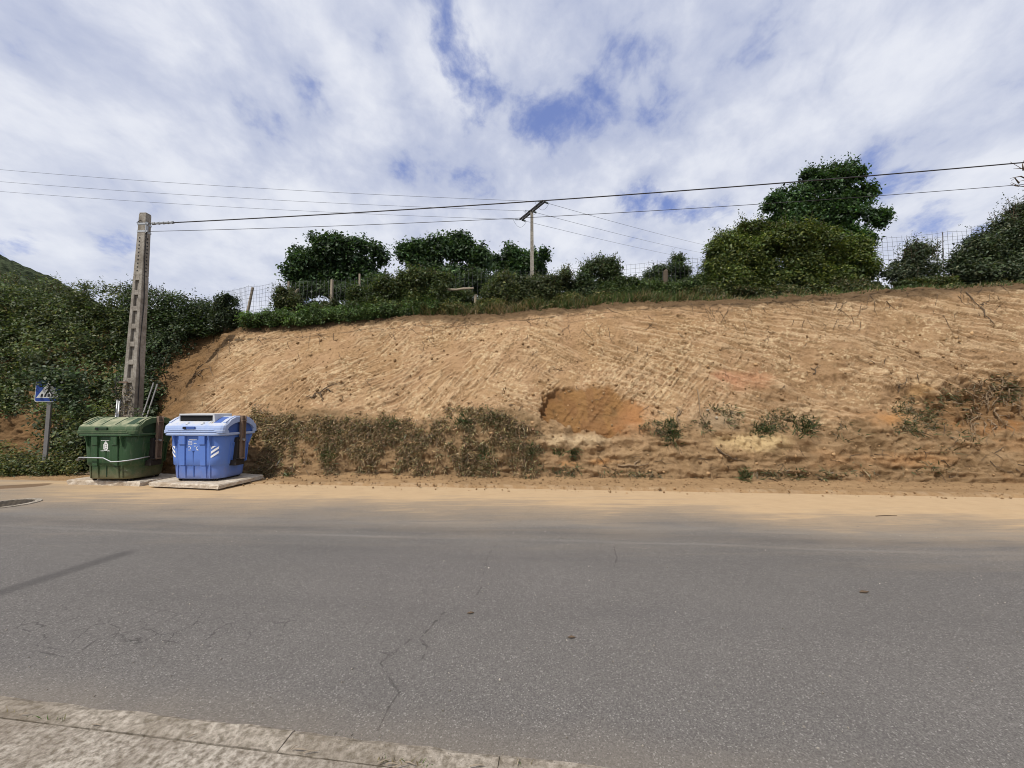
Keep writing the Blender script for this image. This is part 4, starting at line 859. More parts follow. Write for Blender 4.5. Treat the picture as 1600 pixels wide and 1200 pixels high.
branch('root', 'thin upright root right of the tall olive tuft, by the grey lichen patch', 'root', [(1090, 610, 1096, 670)], .018, ROOTM)
# loose clods and stones at the foot
def soil_tint(n, base): return np.asarray(base) * np.exp(rng.normal(0, .2, (n, 1)))
def lumps(name, pts, sizes, mat, colr):
    t = (1 + 5 ** .5) / 2; iv = norm(np.array([(-1, t, 0), (1, t, 0), (-1, -t, 0), (1, -t, 0), (0, -1, t), (0, 1, t), (0, -1, -t), (0, 1, -t), (t, 0, -1), (t, 0, 1), (-t, 0, -1), (-t, 0, 1)], float))
    fc = np.array([(0, 11, 5), (0, 5, 1), (0, 1, 7), (0, 7, 10), (0, 10, 11), (1, 5, 9), (5, 11, 4), (11, 10, 2), (10, 7, 6), (7, 1, 8), (3, 9, 4), (3, 4, 2), (3, 2, 6), (3, 6, 8), (3, 8, 9), (4, 9, 5), (2, 4, 11), (6, 2, 10), (8, 6, 7), (9, 8, 1)])
    n = len(pts); v = iv[None] * (sizes[:, None, None] * (.7 + .6 * rng.random((n, 12, 1)))) * (.6 + .7 * rng.random((n, 1, 3))) + pts[:, None, :]
    f = fc[None] + (np.arange(n) * 12)[:, None, None]
    return np_mesh(name, v.reshape(-1, 3), f.reshape(-1, 3), mat, None, np.repeat(colr, 12, axis=0))
n = 1500; lx = rng.uniform(-6, 14, n); u = rng.random(n) ** 1.6; lp = np.stack([lx, toe_y(lx) + .1 - u * 1.0, np.interp(u, [0, .3, .8, 1], [.13, .09, .05, .0])], 1)
stuff(lumps('soil_crumbs', lp, .006 + .022 * rng.random(n) ** 3, EARTH, soil_tint(n, (.30, .195, .105))), 'small clods and grit fallen along the foot of the bank', 'clods')
i = bank_at(rng.uniform(300, 1600, 1700), rng.uniform(520, 745, 1700)); i = i[i >= 0]
stuff(lumps('soil_clods', BPf[i], .010 + .045 * rng.random(len(i)) ** 4, EARTH, soil_tint(len(i), (.33, .215, .115))), 'clods of earth lying on the slope of the bank', 'clods')
n = 900; lx = rng.uniform(-4, 6, n); ly = rng.uniform(0, 1, n) ** 2 * 4.5 + kerb_y(lx) + .03
stuff(lumps('road_grit', np.stack([lx, ly, np.full(n, .002)], 1), .002 + .005 * rng.random(n) ** 2, EARTH, soil_tint(n, (.33, .30, .26))), 'loose grit lying on the asphalt near the kerb', 'grit')
for (sx, sy, r, lab) in ((1118, 652, .055, 'pale round stone bedded in the grey lichen patch'), (1105, 640, .035, 'small pale stone above the round stone in the lichen patch')):
    o = lumps('stone', np.array([bp(sx, sy, .02)]), np.array([r]), STONE, np.array([[.5, .45, .38]])); tag(o, lab, 'stone')

# ------------------------------------------------------------------ concrete slabs under the containers
def slab(name, label, fl, fr, depth, z0, z1, tilt=0.0, skew=0.0):
    fl, fr = np.array(fl[:2]), np.array(fr[:2]); d = fr - fl; L = np.linalg.norm(d); a = math.atan2(d[1], d[0]); c = (fl + fr) / 2
    t = thing(name, label, 'slab', (c[0], c[1], 0), a)
    rr = random.Random(int(L * 1e4)); mb = MB(); n = 15; top = []; bot = []
    rim = []
    for (x0, y0, x1, y1, k) in ((-L / 2, 0, L / 2, 0, 14), (L / 2, 0, L / 2 + skew, depth, 10), (L / 2 + skew, depth, -L / 2 + skew, depth, 8), (-L / 2 + skew, depth, -L / 2, 0, 8)):
        for i in range(k): rim.append((x0 + (x1 - x0) * i / k, y0 + (y1 - y0) * i / k))
    zf = lambda x, y: tilt * (y - .2)
    r0 = [(x + rr.uniform(-.012, .012), y + rr.uniform(-.012, .012), z0 + zf(x, y) * .6) for x, y in rim]
    r1 = [(x + rr.uniform(-.014, .014), y + rr.uniform(-.014, .014), z1 - .025 + zf(x, y)) for x, y in rim]
    cx_ = sum(p[0] for p in r1) / len(r1); cy_ = sum(p[1] for p in r1) / len(r1)
    r2 = [(cx_ + (p[0] - cx_) * .975, cy_ + (p[1] - cy_) * .975, z1 + zf(p[0], p[1]) + rr.uniform(-.006, .006)) for p in r1]
    mb.loft([r0, r1, r2]); mb.build('slab', SLABM, t)
    return t
slab('concrete_slab', 'weathered concrete slab under the green container', G(105, 757), G(218, 760), 1.55, .0, .105, 0, .05)
slab('concrete_slab', 'weathered concrete slab under the blue container, with a gap below its right edge', G(231, 762), G(340, 767), 1.2, .035, .125, .02, -.03)

# ------------------------------------------------------------------ waste containers
BW, BD = 1.25, 1.0
def body_dim(z): return np.interp(z, [0, .33, .331, 1.0], [1.08, 1.13, 1.17, 1.27]), np.interp(z, [0, .33, .331, 1.0], [.84, .88, .92, 1.0])
LID_Z0, LID_Z1, LID_TOP = 1.045, 1.205, 1.40
def lid_outer():
    return [(-.545, LID_Z0), (-.55, LID_Z0 + .06), (-.535, LID_Z0 + .065), (-.53, LID_Z1 - .045), (-.515, LID_Z1), (-.47, LID_Z1 + .03), (-.30, LID_TOP - .06), (-.16, LID_TOP), (.16, LID_TOP), (.30, LID_TOP - .06), (.47, LID_Z1 + .03), (.515, LID_Z1), (.53, LID_Z1 - .045), (.545, LID_Z0)]
def lid_z(y):
    o = [p for p in lid_outer() if p[1] > LID_Z1 - .01]; return float(np.interp(y, [p[0] for p in o], [p[1] for p in o]))
def container(name, label, loc, rz, mb_body, mb_lid, mb_dark, kind):
    t = thing(name, label, 'waste container', loc, rz, 'waste containers on concrete slabs')
    b = MB(); rings = []
    for z in (.05, .075, .15, .25, .325, .345, .36, .5, .65, .8, .93, 1.0):
        w, d = body_dim(z); k = .02 if z == .05 else (.0)
        if z == .345: w, d = (body_dim(.33)[0] + body_dim(.36)[0]) / 2, (body_dim(.33)[1] + body_dim(.36)[1]) / 2
        rings.append(rrect(w - 2 * k, d - 2 * k, .24, z, 8))
    b.loft(rings)
    body = b.build('body', mb_body, t, smooth=False)
    for p in body.data.polygons: p.use_smooth = len(p.vertices) == 4
    rim = MB(); rim.loft([rrect(1.30, 1.03, .25, .985, 8), rrect(1.385, 1.115, .20, 1.0, 8), rrect(1.39, 1.12, .20, 1.035, 8), rrect(1.375, 1.105, .20, 1.045, 8)]); rim.build('rim', mb_lid if kind == 'blue' else mb_body, t)
    def fy(z): return -body_dim(z)[1] / 2
    def sx(z): return body_dim(z)[0] / 2
    def front_panel(x0, x1, z0, z1, th, nm, mat, inset=.0):
        p = MB(); f0, f1 = fy(z0 + 1e-4), fy(z1)
        p.hexa([(x0, f0 - th, z0), (x1, f0 - th, z0), (x1, f0 + .03, z0), (x0, f0 + .03, z0), (x0, f1 - th, z1), (x1, f1 - th, z1), (x1, f1 + .03, z1), (x0, f1 + .03, z1)]); return p.build(nm, mat, t, bevel=.008)
    for s in (-1, 1):
        a, c = (.175, .295) if s > 0 else (-.295, -.175)
        front_panel(a, c, .345, .995, .026, 'rib', mb_body); front_panel(a - (.02 if s > 0 else 0), c + (.0 if s > 0 else .02), .80, .99, .046, 'rib', mb_body)
        front_panel(a, c, .07, .335, .014, 'rib', mb_body)
        front_panel(s * .365 - .012, s * .365 + .012, .07, .99, .012, 'rib', mb_body)
    front_panel(-.012, .012, .10, .66, .010, 'seam', mb_dark); front_panel(-.03, .03, .655, .672, .014, 'seam', mb_dark)
    # gussets under the rim at the rounded corners
    for (gx_, gy_, a) in ((.40, fy(.9) + .00, -90), (.555, -.33, -35), (-.40, fy(.9), -90), (-.555, -.33, 215), (.60, .33, 30), (-.60, .33, 150)):
        g = MB(); M = Matrix.Rotation(math.radians(a), 4, 'Z')
        pr = [(-.03, .76), (.02, .77), (.085, .99), (-.03, .99)]
        q = [Vector((u, -.011, z)) for u, z in pr] + [Vector((u, .011, z)) for u, z in pr]; q = [M @ v + Vector((gx_, gy_, 0)) for v in q]
        g.add(q, [(0, 1, 2, 3), (7, 6, 5, 4), (0, 4, 5, 1), (1, 5, 6, 2), (2, 6, 7, 3), (3, 7, 4, 0)]); g.build('gusset', mb_body, t)
    # side panels and lifting arms
    for s in (-1, 1):
        for y0, y1 in ((-.22, -.11), (.20, .31)):
            p = MB(); a0, a1 = sx(.37) * s, sx(.80) * s; o = .018 * s
            fr = [(y0, .37), (y1, .37), (y1, .80), (y0, .80)]
            def bar(ya, za, yb, zb):
                p.hexa([(s * sx(za) - .02 * s, ya, za), (s * sx(za) + o, ya, za), (s * sx(za) + o, yb, za), (s * sx(za) - .02 * s, yb, za), (s * sx(zb) - .02 * s, ya, zb), (s * sx(zb) + o, ya, zb), (s * sx(zb) + o, yb, zb), (s * sx(zb) - .02 * s, yb, zb)])
            bar(y0, .37, y0 + .022, .80); bar(y1 - .022, .37, y1, .80); bar(y0, .802, y1, .825); p.build('side_rib', mb_body, t)
        a = MB(); x = s * .715
        a.box((x - s * .02, .0, .93), (.03, .115, .98)); a.box((x + s * .012, -.055, .93), (.045, .016, .98)); a.box((x + s * .012, .055, .93), (.045, .016, .98))
        a.box((x + s * .01, 0, 1.30), (.07, .13, .022)); a.box((x + s * .01, 0, .86), (.07, .15, .028)); a.box((x + s * .01, 0, .46), (.06, .13, .03))
        arm = a.build('lifting_arm', RUST, t, bevel=.004)
        c = MB(); c.tube([(x - s * .10, 0, .87), (x + s * .055, 0, .87)], .028, 10); c.build('pin', GALV, arm)
        bk = MB(); bk.box((s * .655, -.02, .62), (.10, .20, .62)); bk.box((s * .645, -.03, .37), (.15, .26, .12)); bk.box((s * .70, -.10, .40), (.05, .06, .05)); bk.tube([(s * .66, -.15, .43), (s * .72, -.15, .46), (s * .74, -.08, .45)], .018, 6); bk.build('bracket', DKSTEEL, t, bevel=.006)
    # domed lid with arched ends
    o = lid_outer(); arch = [(.40 * math.cos(math.radians(a)), LID_Z0 + .02 + .225 * math.sin(math.radians(a))) for a in range(0, 181, 15)]
    sec = o + [(.42, LID_Z0)] + arch + [(-.42, LID_Z0)]
    xs_ = [(-.685, .86), (-.665, .93), (-.62, .98), (-.56, 1.0), (.56, 1.0), (.62, .98), (.665, .93), (.685, .86)]
    l = MB(); rg_ = []
    for x, k in xs_:
        rg_.append([(x, (y * k if abs(y) > .46 else y * (1 if abs(y) < .40 else k)), z - (.012 if abs(x) > .67 and z > LID_Z1 else 0)) for y, z in sec])
    rg_ = [list(reversed(r)) for r in rg_]; l.loft(rg_); lid = l.build('lid', mb_lid, t)
    for s in (-1, 1):
        g = MB(); q = [(s * .60, y, z) for y, z in [(.405, LID_Z0 - .005)] + [(y * 1.02, z + .004) for y, z in arch[1:-1]] + [(-.405, LID_Z0 - .005)]]; q2 = [(s * .63, y, z) for _, y, z in q]
        g.loft([q, q2] if s > 0 else [q2, q]); g.build('gable', mb_dark if kind == 'blue' else mb_dark, lid)
    # grooves on the slope of the lid, frames near its ends
    def strip(x0, x1, y0, y1, th, nm, mat, par=lid):
        g = MB(); ys_ = np.linspace(y0, y1, 7); top = [(y, lid_z(y)) for y in ys_]
        for (ya, za), (yb, zb_) in zip(top[:-1], top[1:]):
            g.hexa([(x0, ya, za - .02), (x1, ya, za - .02), (x1, yb, zb_ - .02), (x0, yb, zb_ - .02), (x0, ya, za + th), (x1, ya, za + th), (x1, yb, zb_ + th), (x0, yb, zb_ + th)])
        return g.build(nm, mat, par)
    if kind == 'green':
        for x in (-.45, -.16, .16): strip(x - .014, x + .014, -.46, -.17, .006, 'lid_rib', mb_dark)
        strip(.40, .56, -.44, -.20, .004, 'lid_recess', mb_dark); strip(-.56, -.50, -.44, -.20, .004, 'lid_recess', mb_dark)
    else:
        strip(.38, .545, -.42, -.20, .004, 'lid_recess', mb_dark); strip(.26, .30, -.44, -.17, .008, 'lid_rib', WHITE_PL); strip(.335, .36, -.44, -.17, .008, 'lid_rib', STONE)
    strip(.60, .655, -.42, .42, .018, 'lid_rib', mb_lid); strip(-.655, -.60, -.42, .42, .018, 'lid_rib', mb_lid)
    h = MB(); h.box((-.06, -.548, LID_Z1 - .045), (.26, .03, .055)); h.build('handle_slot', mb_dark, lid, bevel=.006); h2 = MB(); h2.box((-.155, -.556, LID_Z1 - .045), (.07, .03, .04)); h2.build('handle_hole', BLACK, lid)
    g = MB(); g.box((-.02, -.545, LID_Z1 - .088), (1.05, .022, .014)); g.box((-.02, -.553, LID_Z0 + .03), (1.15, .016, .014)); g.build('lid_ridge', mb_lid, lid, bevel=.004)
    # feet
    for sx_s in (-1, 1):
        for sy in (-1, 1):
            f = MB(); f.tube([(sx_s * .42 - .02, sy * .30, .035), (sx_s * .42 + .02, sy * .30, .035)], .035, 12); wv = f.build('wheel', BLACK, t)
            c = MB(); c.box((sx_s * .42, sy * .30, .06), (.075, .075, .03)); c.build('caster_fork', GALV if kind == 'blue' else DKSTEEL, wv)
    return t
g_loc = (W(166, 700, 8.47)[0], 8.97, .105); b_loc = (W(303, 700, 8.36)[0], 8.86, .125)
green = container('waste_container', 'dark green waste container with dusty olive lid and white crest on its front', g_loc, -.05, GREEN, GREEN_LID, GREEN_DK, 'green')
blue = container('waste_container', 'bright blue paper container with raised black mouth in its pale lid', b_loc, -.06, BLUE, BLUE_LID, BLUE_DK, 'blue')
# green: bent lifting rail, print
mb = MB(); mb.tube([(-.70, -.30, .47), (-.66, -.47, .47), (-.60, -.52, .47), (-.545, -.535, .53), (-.40, -.555, .535), (.04, -.555, .525), (.23, -.56, .445), (.44, -.555, .455), (.56, -.50, .47), (.64, -.38, .49), (.69, -.17, .52)], .0125, 8); mb.build('rail', GALV, green, smooth=True)
def on_front(z, off): return -body_dim(z)[1] / 2 - off
def decal(parent, nm, quads, mat, off=.004):
    d = MB()
    for q in quads: d.add([(x, on_front(z, off), z) for x, z in q], [tuple(range(len(q)))])
    return stuff(d.build(nm, mat, parent))
def rct(x, z, w, h): return [(x - w / 2, z - h / 2), (x + w / 2, z - h / 2), (x + w / 2, z + h / 2), (x - w / 2, z + h / 2)]
def textline(rr, x0, x1, z, h):
    out = []; x = x0
    while x < x1 - .004:
        w = rr.choice((.007, .009, .012)); out.append(rct(x + w / 2, z + rr.uniform(-.0015, .0015), w, h)); x += w + rr.choice((.002, .002, .003, .009))
    return out
rr = random.Random(3)
decal(green, 'lettering', textline(rr, -.105, .085, .895, .013) + textline(rr, -.115, .105, .672, .017), DECAL)
cr_ = []
for (x, z, w, h) in ((0, .862, .028, .022), (-.018, .845, .03, .018), (.018, .845, .03, .018), (0, .826, .085, .018), (-.040, .79, .028, .055), (.040, .79, .028, .055), (0, .785, .036, .045), (-.042, .735, .022, .06), (.042, .735, .022, .06), (0, .742, .05, .024), (-.018, .712, .028, .024), (.02, .708, .034, .024), (0, .69, .06, .012), (0, .878, .012, .014)): cr_.append(rct(x, z, w, h))
decal(green, 'crest', cr_, DECAL)
# blue: print, arrows, striped reflectors, paper mouth
decal(blue, 'lettering', textline(rr, -.09, .075, .90, .016) + textline(rr, -.115, -.02, .858, .014) + textline(rr, -.115, -.012, .832, .014) + textline(rr, -.110, -.02, .806, .014), STICK)
def arc_arrow(cx_, cz, r, a0, a1, th):
    out = []; k = 8
    for i in range(k):
        a, b_ = math.radians(a0 + (a1 - a0) * i / k), math.radians(a0 + (a1 - a0) * (i + 1) / k)
        out.append([(cx_ + r * math.cos(a), cz + r * math.sin(a)), (cx_ + (r + th) * math.cos(a), cz + (r + th) * math.sin(a)), (cx_ + (r + th) * math.cos(b_), cz + (r + th) * math.sin(b_)), (cx_ + r * math.cos(b_), cz + r * math.sin(b_))])
    return out
decal(blue, 'pictogram', arc_arrow(.045, .80, .024, 150, 20, .012) + arc_arrow(-.085, .725, .024, -60, 160, .010) + arc_arrow(.10, .72, .024, 60, 300, .010) + [rct(-.085, .680, .06, .009), rct(.105, .68, .04, .010), rct(.04, .765, .035, .012)], STICK)
def corner_pt(s, u, z, off=.006):                          # a point on the rounded corner, u from front (0) to side (1)
    w, d = body_dim(z); a = math.radians(-90 + 90 * u); r = .24 + off
    return (s * (w / 2 - .24 + r * math.cos(a)), -(d / 2 - .24) + r * math.sin(a), z)
for s in (1, -1):
    for zc_ in (.50, .60, .70):
        st = MB()
        for i in range(6):
            u0, u1 = .10 + .36 * i / 6, .10 + .36 * (i + 1) / 6; z0, z1 = zc_ + .11 * i / 6, zc_ + .11 * (i + 1) / 6
            lo0, lo1, hi0, hi1 = [min(max(q, .52), .765) for q in (z0, z1, z0 + .052, z1 + .052)]
            if hi0 - lo0 < .003 and hi1 - lo1 < .003: continue
            st.add([corner_pt(s, u0, lo0), corner_pt(s, u1, lo1), corner_pt(s, u1, hi1), corner_pt(s, u0, hi0)], [(0, 1, 2, 3) if s > 0 else (3, 2, 1, 0)])
        st.build('reflector', STICK, blue)
hd = MB(); x0, x1 = -.44, .33; yf = -.40; zt = 1.46
hd.hexa([(x0, yf, zt - .035), (x1 + .03, yf, zt - .035), (x1, .10, zt - .01), (x0, .10, zt - .01), (x0, yf, zt), (x1 + .01, yf, zt), (x1, .10, zt + .01), (x0, .10, zt + .01)])
hd.hexa([(x1, yf, 1.24), (x1 + .07, yf, 1.24), (x1 + .03, .10, 1.38), (x1, .10, 1.38), (x1, yf, zt), (x1 + .035, yf, zt), (x1 + .03, .10, zt + .005), (x1, .10, zt + .005)])
hd.hexa([(x0 - .03, yf + .04, 1.24), (x0, yf + .04, 1.24), (x0, .10, 1.38), (x0 - .02, .10, 1.38), (x0 - .01, yf, zt), (x0, yf, zt), (x0, .10, zt + .005), (x0 - .02, .10, zt + .005)])
hood = hd.build('mouth_hood', WHITE_PL, blue, bevel=.01)
k = MB(); k.hexa([(x0 + .004, yf + .03, 1.245), (x1 - .004, yf + .03, 1.245), (x1 - .004, .09, 1.385), (x0 + .004, .09, 1.385), (x0 + .004, yf + .035, zt - .04), (x1 - .004, yf + .035, zt - .04), (x1 - .004, .09, zt - .014), (x0 + .004, .09, zt - .014)]); k.build('mouth', BLACK, hood)  # black block stands in for the shade inside the paper mouth
for x in (-.19, .16): kn = MB(); kn.tube([(x, -.455, 1.225), (x, -.44, 1.275)], [.04, .028], 10); kn.build('buffer', WHITE_PL, hood, bevel=.006)

# ------------------------------------------------------------------ concrete power pole by the containers
PB = np.array([-10.42, 10.55, 0.0]); H = 7.22; LEAN = math.radians(0)
pole = thing('power_pole', 'weathered concrete power pole with a ladder of recesses, beside the green container', 'power pole', PB, -.03)
def pw(z): t = z / H; return .205 + (1 - t) * .225, .165 + (1 - t) * .125
def pole_seg(mb, x0f, x1f, y0, y1, z0, z1):                # x as a share of the half width
    w0, d0 = pw(z0); w1, d1 = pw(z1)
    mb.hexa([(x0f * w0 / 2, y0 * d0 / 2, z0), (x1f * w0 / 2, y0 * d0 / 2, z0), (x1f * w0 / 2, y1 * d0 / 2, z0), (x0f * w0 / 2, y1 * d0 / 2, z0), (x0f * w1 / 2, y0 * d1 / 2, z1), (x1f * w1 / 2, y0 * d1 / 2, z1), (x1f * w1 / 2, y1 * d1 / 2, z1), (x0f * w1 / 2, y1 * d1 / 2, z1)])
mb = MB(); zr = [.55, 1.05, 1.55, 2.05, 2.55, 3.05, 3.55, 4.05, 4.55, 5.0, 5.42]
pole_seg(mb, -1, -.42, -1, 1, -.6, 5.42); pole_seg(mb, .42, 1, -1, 1, -.6, 5.42); pole_seg(mb, -.42, .42, -.45, .45, -.6, 5.42)
pole_seg(mb, -1, 1, -1, 1, 5.422, H - .012); pole_seg(mb, -.96, .96, -.96, .96, H - .010, H + .02)
shaft = mb.build('shaft', POLEM, pole, bevel=.012)
for za, zb2 in zip(zr[:-1], zr[1:]):
    m = MB(); pole_seg(m, -.418, .418, -.985, -.45, zb2 - .14, zb2 - .002); m.build('crossbar', POLEM, pole, bevel=.008)
ho = MB()
for z in np.arange(5.55, 6.55, .105):
    w, d = pw(z); ho.box((-.02, -d / 2 - .002, z), (.030, .008, .034)); ho.box((w / 2 + .002, 0, z), (.008, .03, .034))
stuff(ho.build('bolt_hole', SIGN_BLACK, pole))
w, d = pw(6.92); mt = MB(); mt.loft([[(sx * (w / 2 + .008), sy * (d / 2 + .008), z) for sx, sy in ((-1, -1), (1, -1), (1, 1), (-1, 1))] for z in (6.88, 6.93)]); mt.build('band', GALV, pole)
mt = MB(); mt.loft([[(sx * (w / 2 + .010), sy * (d / 2 + .010), z) for sx, sy in ((-1, -1), (1, -1), (1, 1), (-1, 1))] for z in (6.66, 6.71)]); mt.build('band', GALV, pole)
mt = MB(); mt.box((w / 2 + .035, -.05, 6.91), (.06, .06, .05)); mt.box((w / 2 + .035, -.05, 6.69), (.06, .06, .05)); mt.box((w / 2 + .015, -.05, 6.80), (.02, .07, .32)); mt.build('bracket', GALV, pole)
mt = MB(); mt.tube([(w / 2 - .1, -d / 2 - .02, 6.98), (0, -d / 2 - .025, 7.0), (-w / 2 - .02, -d / 2 - .01, 6.94), (-w / 2 - .03, 0, 6.8), (-w / 2 - .015, .06, 6.6)], .010, 5); mt.build('cable', WIRE, pole)
pts = []
for z in np.linspace(6.7, 1.2, 22): w, d = pw(z); pts.append((w / 2 + .012 + .012 * math.sin(z * 3), -d * .22 + .02 * math.sin(z * 1.7) + .03 * (z < 3), z))
mt = MB(); mt.tube(pts, .011, 5); mt.build('cable', WIRE, pole)
pts = [(-.14, -.20, 2.6), (-.24, -.24, 2.55), (-.27, -.22, 2.3), (-.22, -.22, 2.05), (-.17, -.19, 2.0), (-.18, -.19, 1.7)]
mt = MB(); mt.tube(pts, .010, 5); mt.build('cable', WIRE, pole)
for x in (-.245, -.185): mt = MB(); mt.tube([(x + .03, -.19, 1.95), (x, -.22, 0)], .022, 8); mt.build('conduit', GALV, pole, smooth=True)
cl = MB(); cl.box((-.06, -.215, 2.42), (.22, .05, .04)); cl.build('clamp', RUST, pole)
# dry twigs caught round the foot of the pole
q = PB + np.stack([rng.normal(0, .22, 60), -.22 + rng.normal(0, .06, 60), rng.uniform(.6, 2.3, 60)], 1)
scatter_plants('dry_vine', 'withered brown vine clinging to the foot of the concrete pole', 'vine', q, np.tile([0, -.8, .5], (60, 1)), .05, (.12, .085, .05), (.07, .08, .03), .25, 9, .06, False)
# two thin rods leaning beside the pole
for (x0, y0, x1, y1, lab) in ((222, 652, 240, 598, 'thin grey metal rod leaning beside the pole, nearer the pole'), (229, 652, 246, 600, 'thin grey metal rod leaning beside the pole, nearer the bare earth')):
    a, b_ = W(x0, y0, 10.25), W(x1, y1, 10.62); a2 = a + (a - b_) * 1.45; mb = MB(); mb.tube([a2, b_], .017, 8); tag(mb.build('metal_rod', STEEL, smooth=True), lab, 'rod', 'rods leaning by the pole')

# ------------------------------------------------------------------ crossing sign in the hedge
sp0 = W(69, 700, 10.0); sx0, sy0 = sp0[0], 10.0; SA = math.radians(10)
sign = thing('road_sign', 'blue square pedestrian crossing sign half swallowed by the hedge', 'road sign', (sx0, sy0, 0), SA)
mb = MB(); mb.box((0, .045, 1.25), (.09, .045, 2.6)); mb.build('post', STEEL, sign, bevel=.006)
zs = 2.18
def rq(w, z, y): return [(x, y, zz) for x, _, zz in rrect(w, w, .05, 0, 4)]
def sq(w, y, r=.05): return [(p[0], y, zs + p[1]) for p in rrect(w, w, r, 0, 5)]
mb = MB(); mb.loft([list(reversed(sq(.60, .0))), list(reversed(sq(.60, .02)))]); plate = mb.build('plate', SIGN_WHITE, sign)
mb = MB(); mb.add(sq(.565, -.003, .04), [tuple(range(24))]); mb.build('blue_field', SIGN_BLUE, plate)
tri = [(-.265, -.195), (.265, -.195), (0, .245)]
mb = MB(); mb.add([(x, -.006, zs + z) for x, z in tri], [(0, 1, 2)]); mb.build('white_triangle', SIGN_WHITE, plate)
mb = MB()
for i in range(5): x = -.155 + .075 * i; mb.add([(x - .024 + .012, -.009, zs - .165), (x + .024 + .012, -.009, zs - .165), (x + .018 + .03 - .01, -.009, zs - .085), (x - .018 + .03 - .01, -.009, zs - .085)], [(0, 1, 2, 3)])
for q in ([(-.085, -.115), (-.05, -.115), (.01, .0), (-.02, .02)], [(.07, -.12), (.105, -.115), (.03, .02), (.0, .0)], [(-.03, 0), (.035, 0), (.04, .10), (-.02, .10)], [(-.02, .095), (-.10, .03), (-.085, .015), (.0, .07)], [(.03, .09), (.095, .04), (.08, .025), (.02, .06)]): mb.add([(x * .86, -.010, zs + z * .86) for x, z in q], [(0, 1, 2, 3)])
mb.add([(.013 + .028 * math.cos(a), -.010, zs + .12 + .028 * math.sin(a)) for a in np.linspace(0, 2 * math.pi, 13)[:-1]], [tuple(range(12))]); mb.build('pictogram', SIGN_BLACK, plate)
# leaves growing over the sign
q = []
for _ in range(75): 
    a = rng.random(); q.append(W(rng.uniform(97, 128), rng.uniform(588, 640), 9.80 + .2 * rng.random()) if a < .62 else W(rng.uniform(46, 120), rng.uniform(580, 597), 9.78 + .25 * rng.random()))
q = np.array(q); scatter_plants('ivy_spray', 'leafy bramble spray hanging over the crossing sign', 'bramble', q, np.tile(norm(np.array([.5, -.8, .3])), (len(q), 1)), .085, (.036, .058, .022), (.075, .09, .03), .15, 26, .11, False)

# ------------------------------------------------------------------ overhead wires
def sagwire(name, lab, pts, r, mat, n=40, group=None):
    # a wire through three places: parabola between the ends
    a, m, b_ = [np.asarray(p, float) for p in pts]; t = np.linspace(0, 1, n)[:, None]
    tm = np.linalg.norm(m[:2] - a[:2]) / np.linalg.norm(b_[:2] - a[:2]); s = (m[2] - (a[2] + (b_[2] - a[2]) * tm)) / (tm * (1 - tm))
    p = a + (b_ - a) * t; p[:, 2] += s * (t * (1 - t))[:, 0]; mb = MB(); mb.tube(p, r, 5); return tag(mb.build(name, mat), lab, 'wire', group)
def pole_pt(x, y, z): return np.array([PB[0] + x, PB[1] + y, z])
def Yl(px, a=10.5, slope=-.05):                             # the wires run nearly parallel to the road
    Y = a
    for _ in range(6): Y = a + slope * ((px - 800) / FPX * Y * .93 + 10.3)
    return Y
e1 = pole_pt(.14, -.06, 6.91); e2 = pole_pt(.14, -.06, 6.69)
w1 = sagwire('overhead_cable', 'thick black twisted cable running from the concrete pole across the whole view to the right', [e1, W(830, 314, Yl(830)), W(1720, 243, Yl(1720))], .016, WIRE, 60)
sagwire('overhead_wire', 'thin wire below the thick cable, from the concrete pole towards the right', [e2, W(830, 339, Yl(830)), W(1720, 278, Yl(1720))], .0075, WIRE, 60)
mb = MB(); dv = norm(W(830, 314, Yl(830)) - e1)
for t in np.arange(0, .62, .045): c = e1 + dv * (.16 + t); mb.tube([c - dv * .02, c + dv * .02], [.030 if int(t * 22) % 3 else .040] * 2, 6)
tag(mb.build('cable_grip', GALV), 'twisted grip clamping the thick cable beside the concrete pole', 'cable grip')

# ------------------------------------------------------------------ distant power pole with a long crossarm
DP = W(831, 330, 27.0); dz0 = top_z(DP[0], 27)
dp = thing('power_pole', 'distant slim power pole with one slanted-looking crossarm, above the oaks', 'power pole', (DP[0], 27, dz0))
top = DP[2] - dz0
mb = MB(); mb.hexa([(-.16, -.13, -.4), (.16, -.13, -.4), (.16, .13, -.4), (-.16, .13, -.4), (-.10, -.085, top), (.10, -.085, top), (.10, .085, top), (-.10, .085, top)]); mb.build('shaft', POLEM, dp)
mb = MB(); mb.hexa([(-.165, -.131, 0), (-.06, -.136, 0), (-.06, 0, 0), (-.165, 0, 0), (-.105, -.088, top - .2), (-.04, -.091, top - .2), (-.04, 0, top - .2), (-.105, 0, top - .2)]); mb.build('flange', POLEM, dp)
armv = np.array([1.50, -2.55, 0.0]); armd = norm(armv); aL = 1.52
arm_c = np.array([0, 0, top + .02])
def arm_pt(u, dz=0): return arm_c + armd * u + np.array([0, 0, dz])
mb = MB(); nrm_ = np.array([armd[1], -armd[0], 0])
for off in (-.10, .10):
    a, b_ = arm_pt(-aL) + nrm_ * off, arm_pt(aL) + nrm_ * off; k = nrm_ * .035; mb.hexa([a - k - [0, 0, .06], a + k - [0, 0, .06], b_ + k - [0, 0, .06], b_ - k - [0, 0, .06], a - k + [0, 0, .06], a + k + [0, 0, .06], b_ + k + [0, 0, .06], b_ - k + [0, 0, .06]])
mb.build('crossarm', DKSTEEL, dp)
ends_l, ends_r = [], []
lefts = [(0, 254), (0, 274), (0, 290)]; rights = [(1115, 374), (1092, 381), (1088, 391)]
org = np.array([DP[0], 27, dz0])
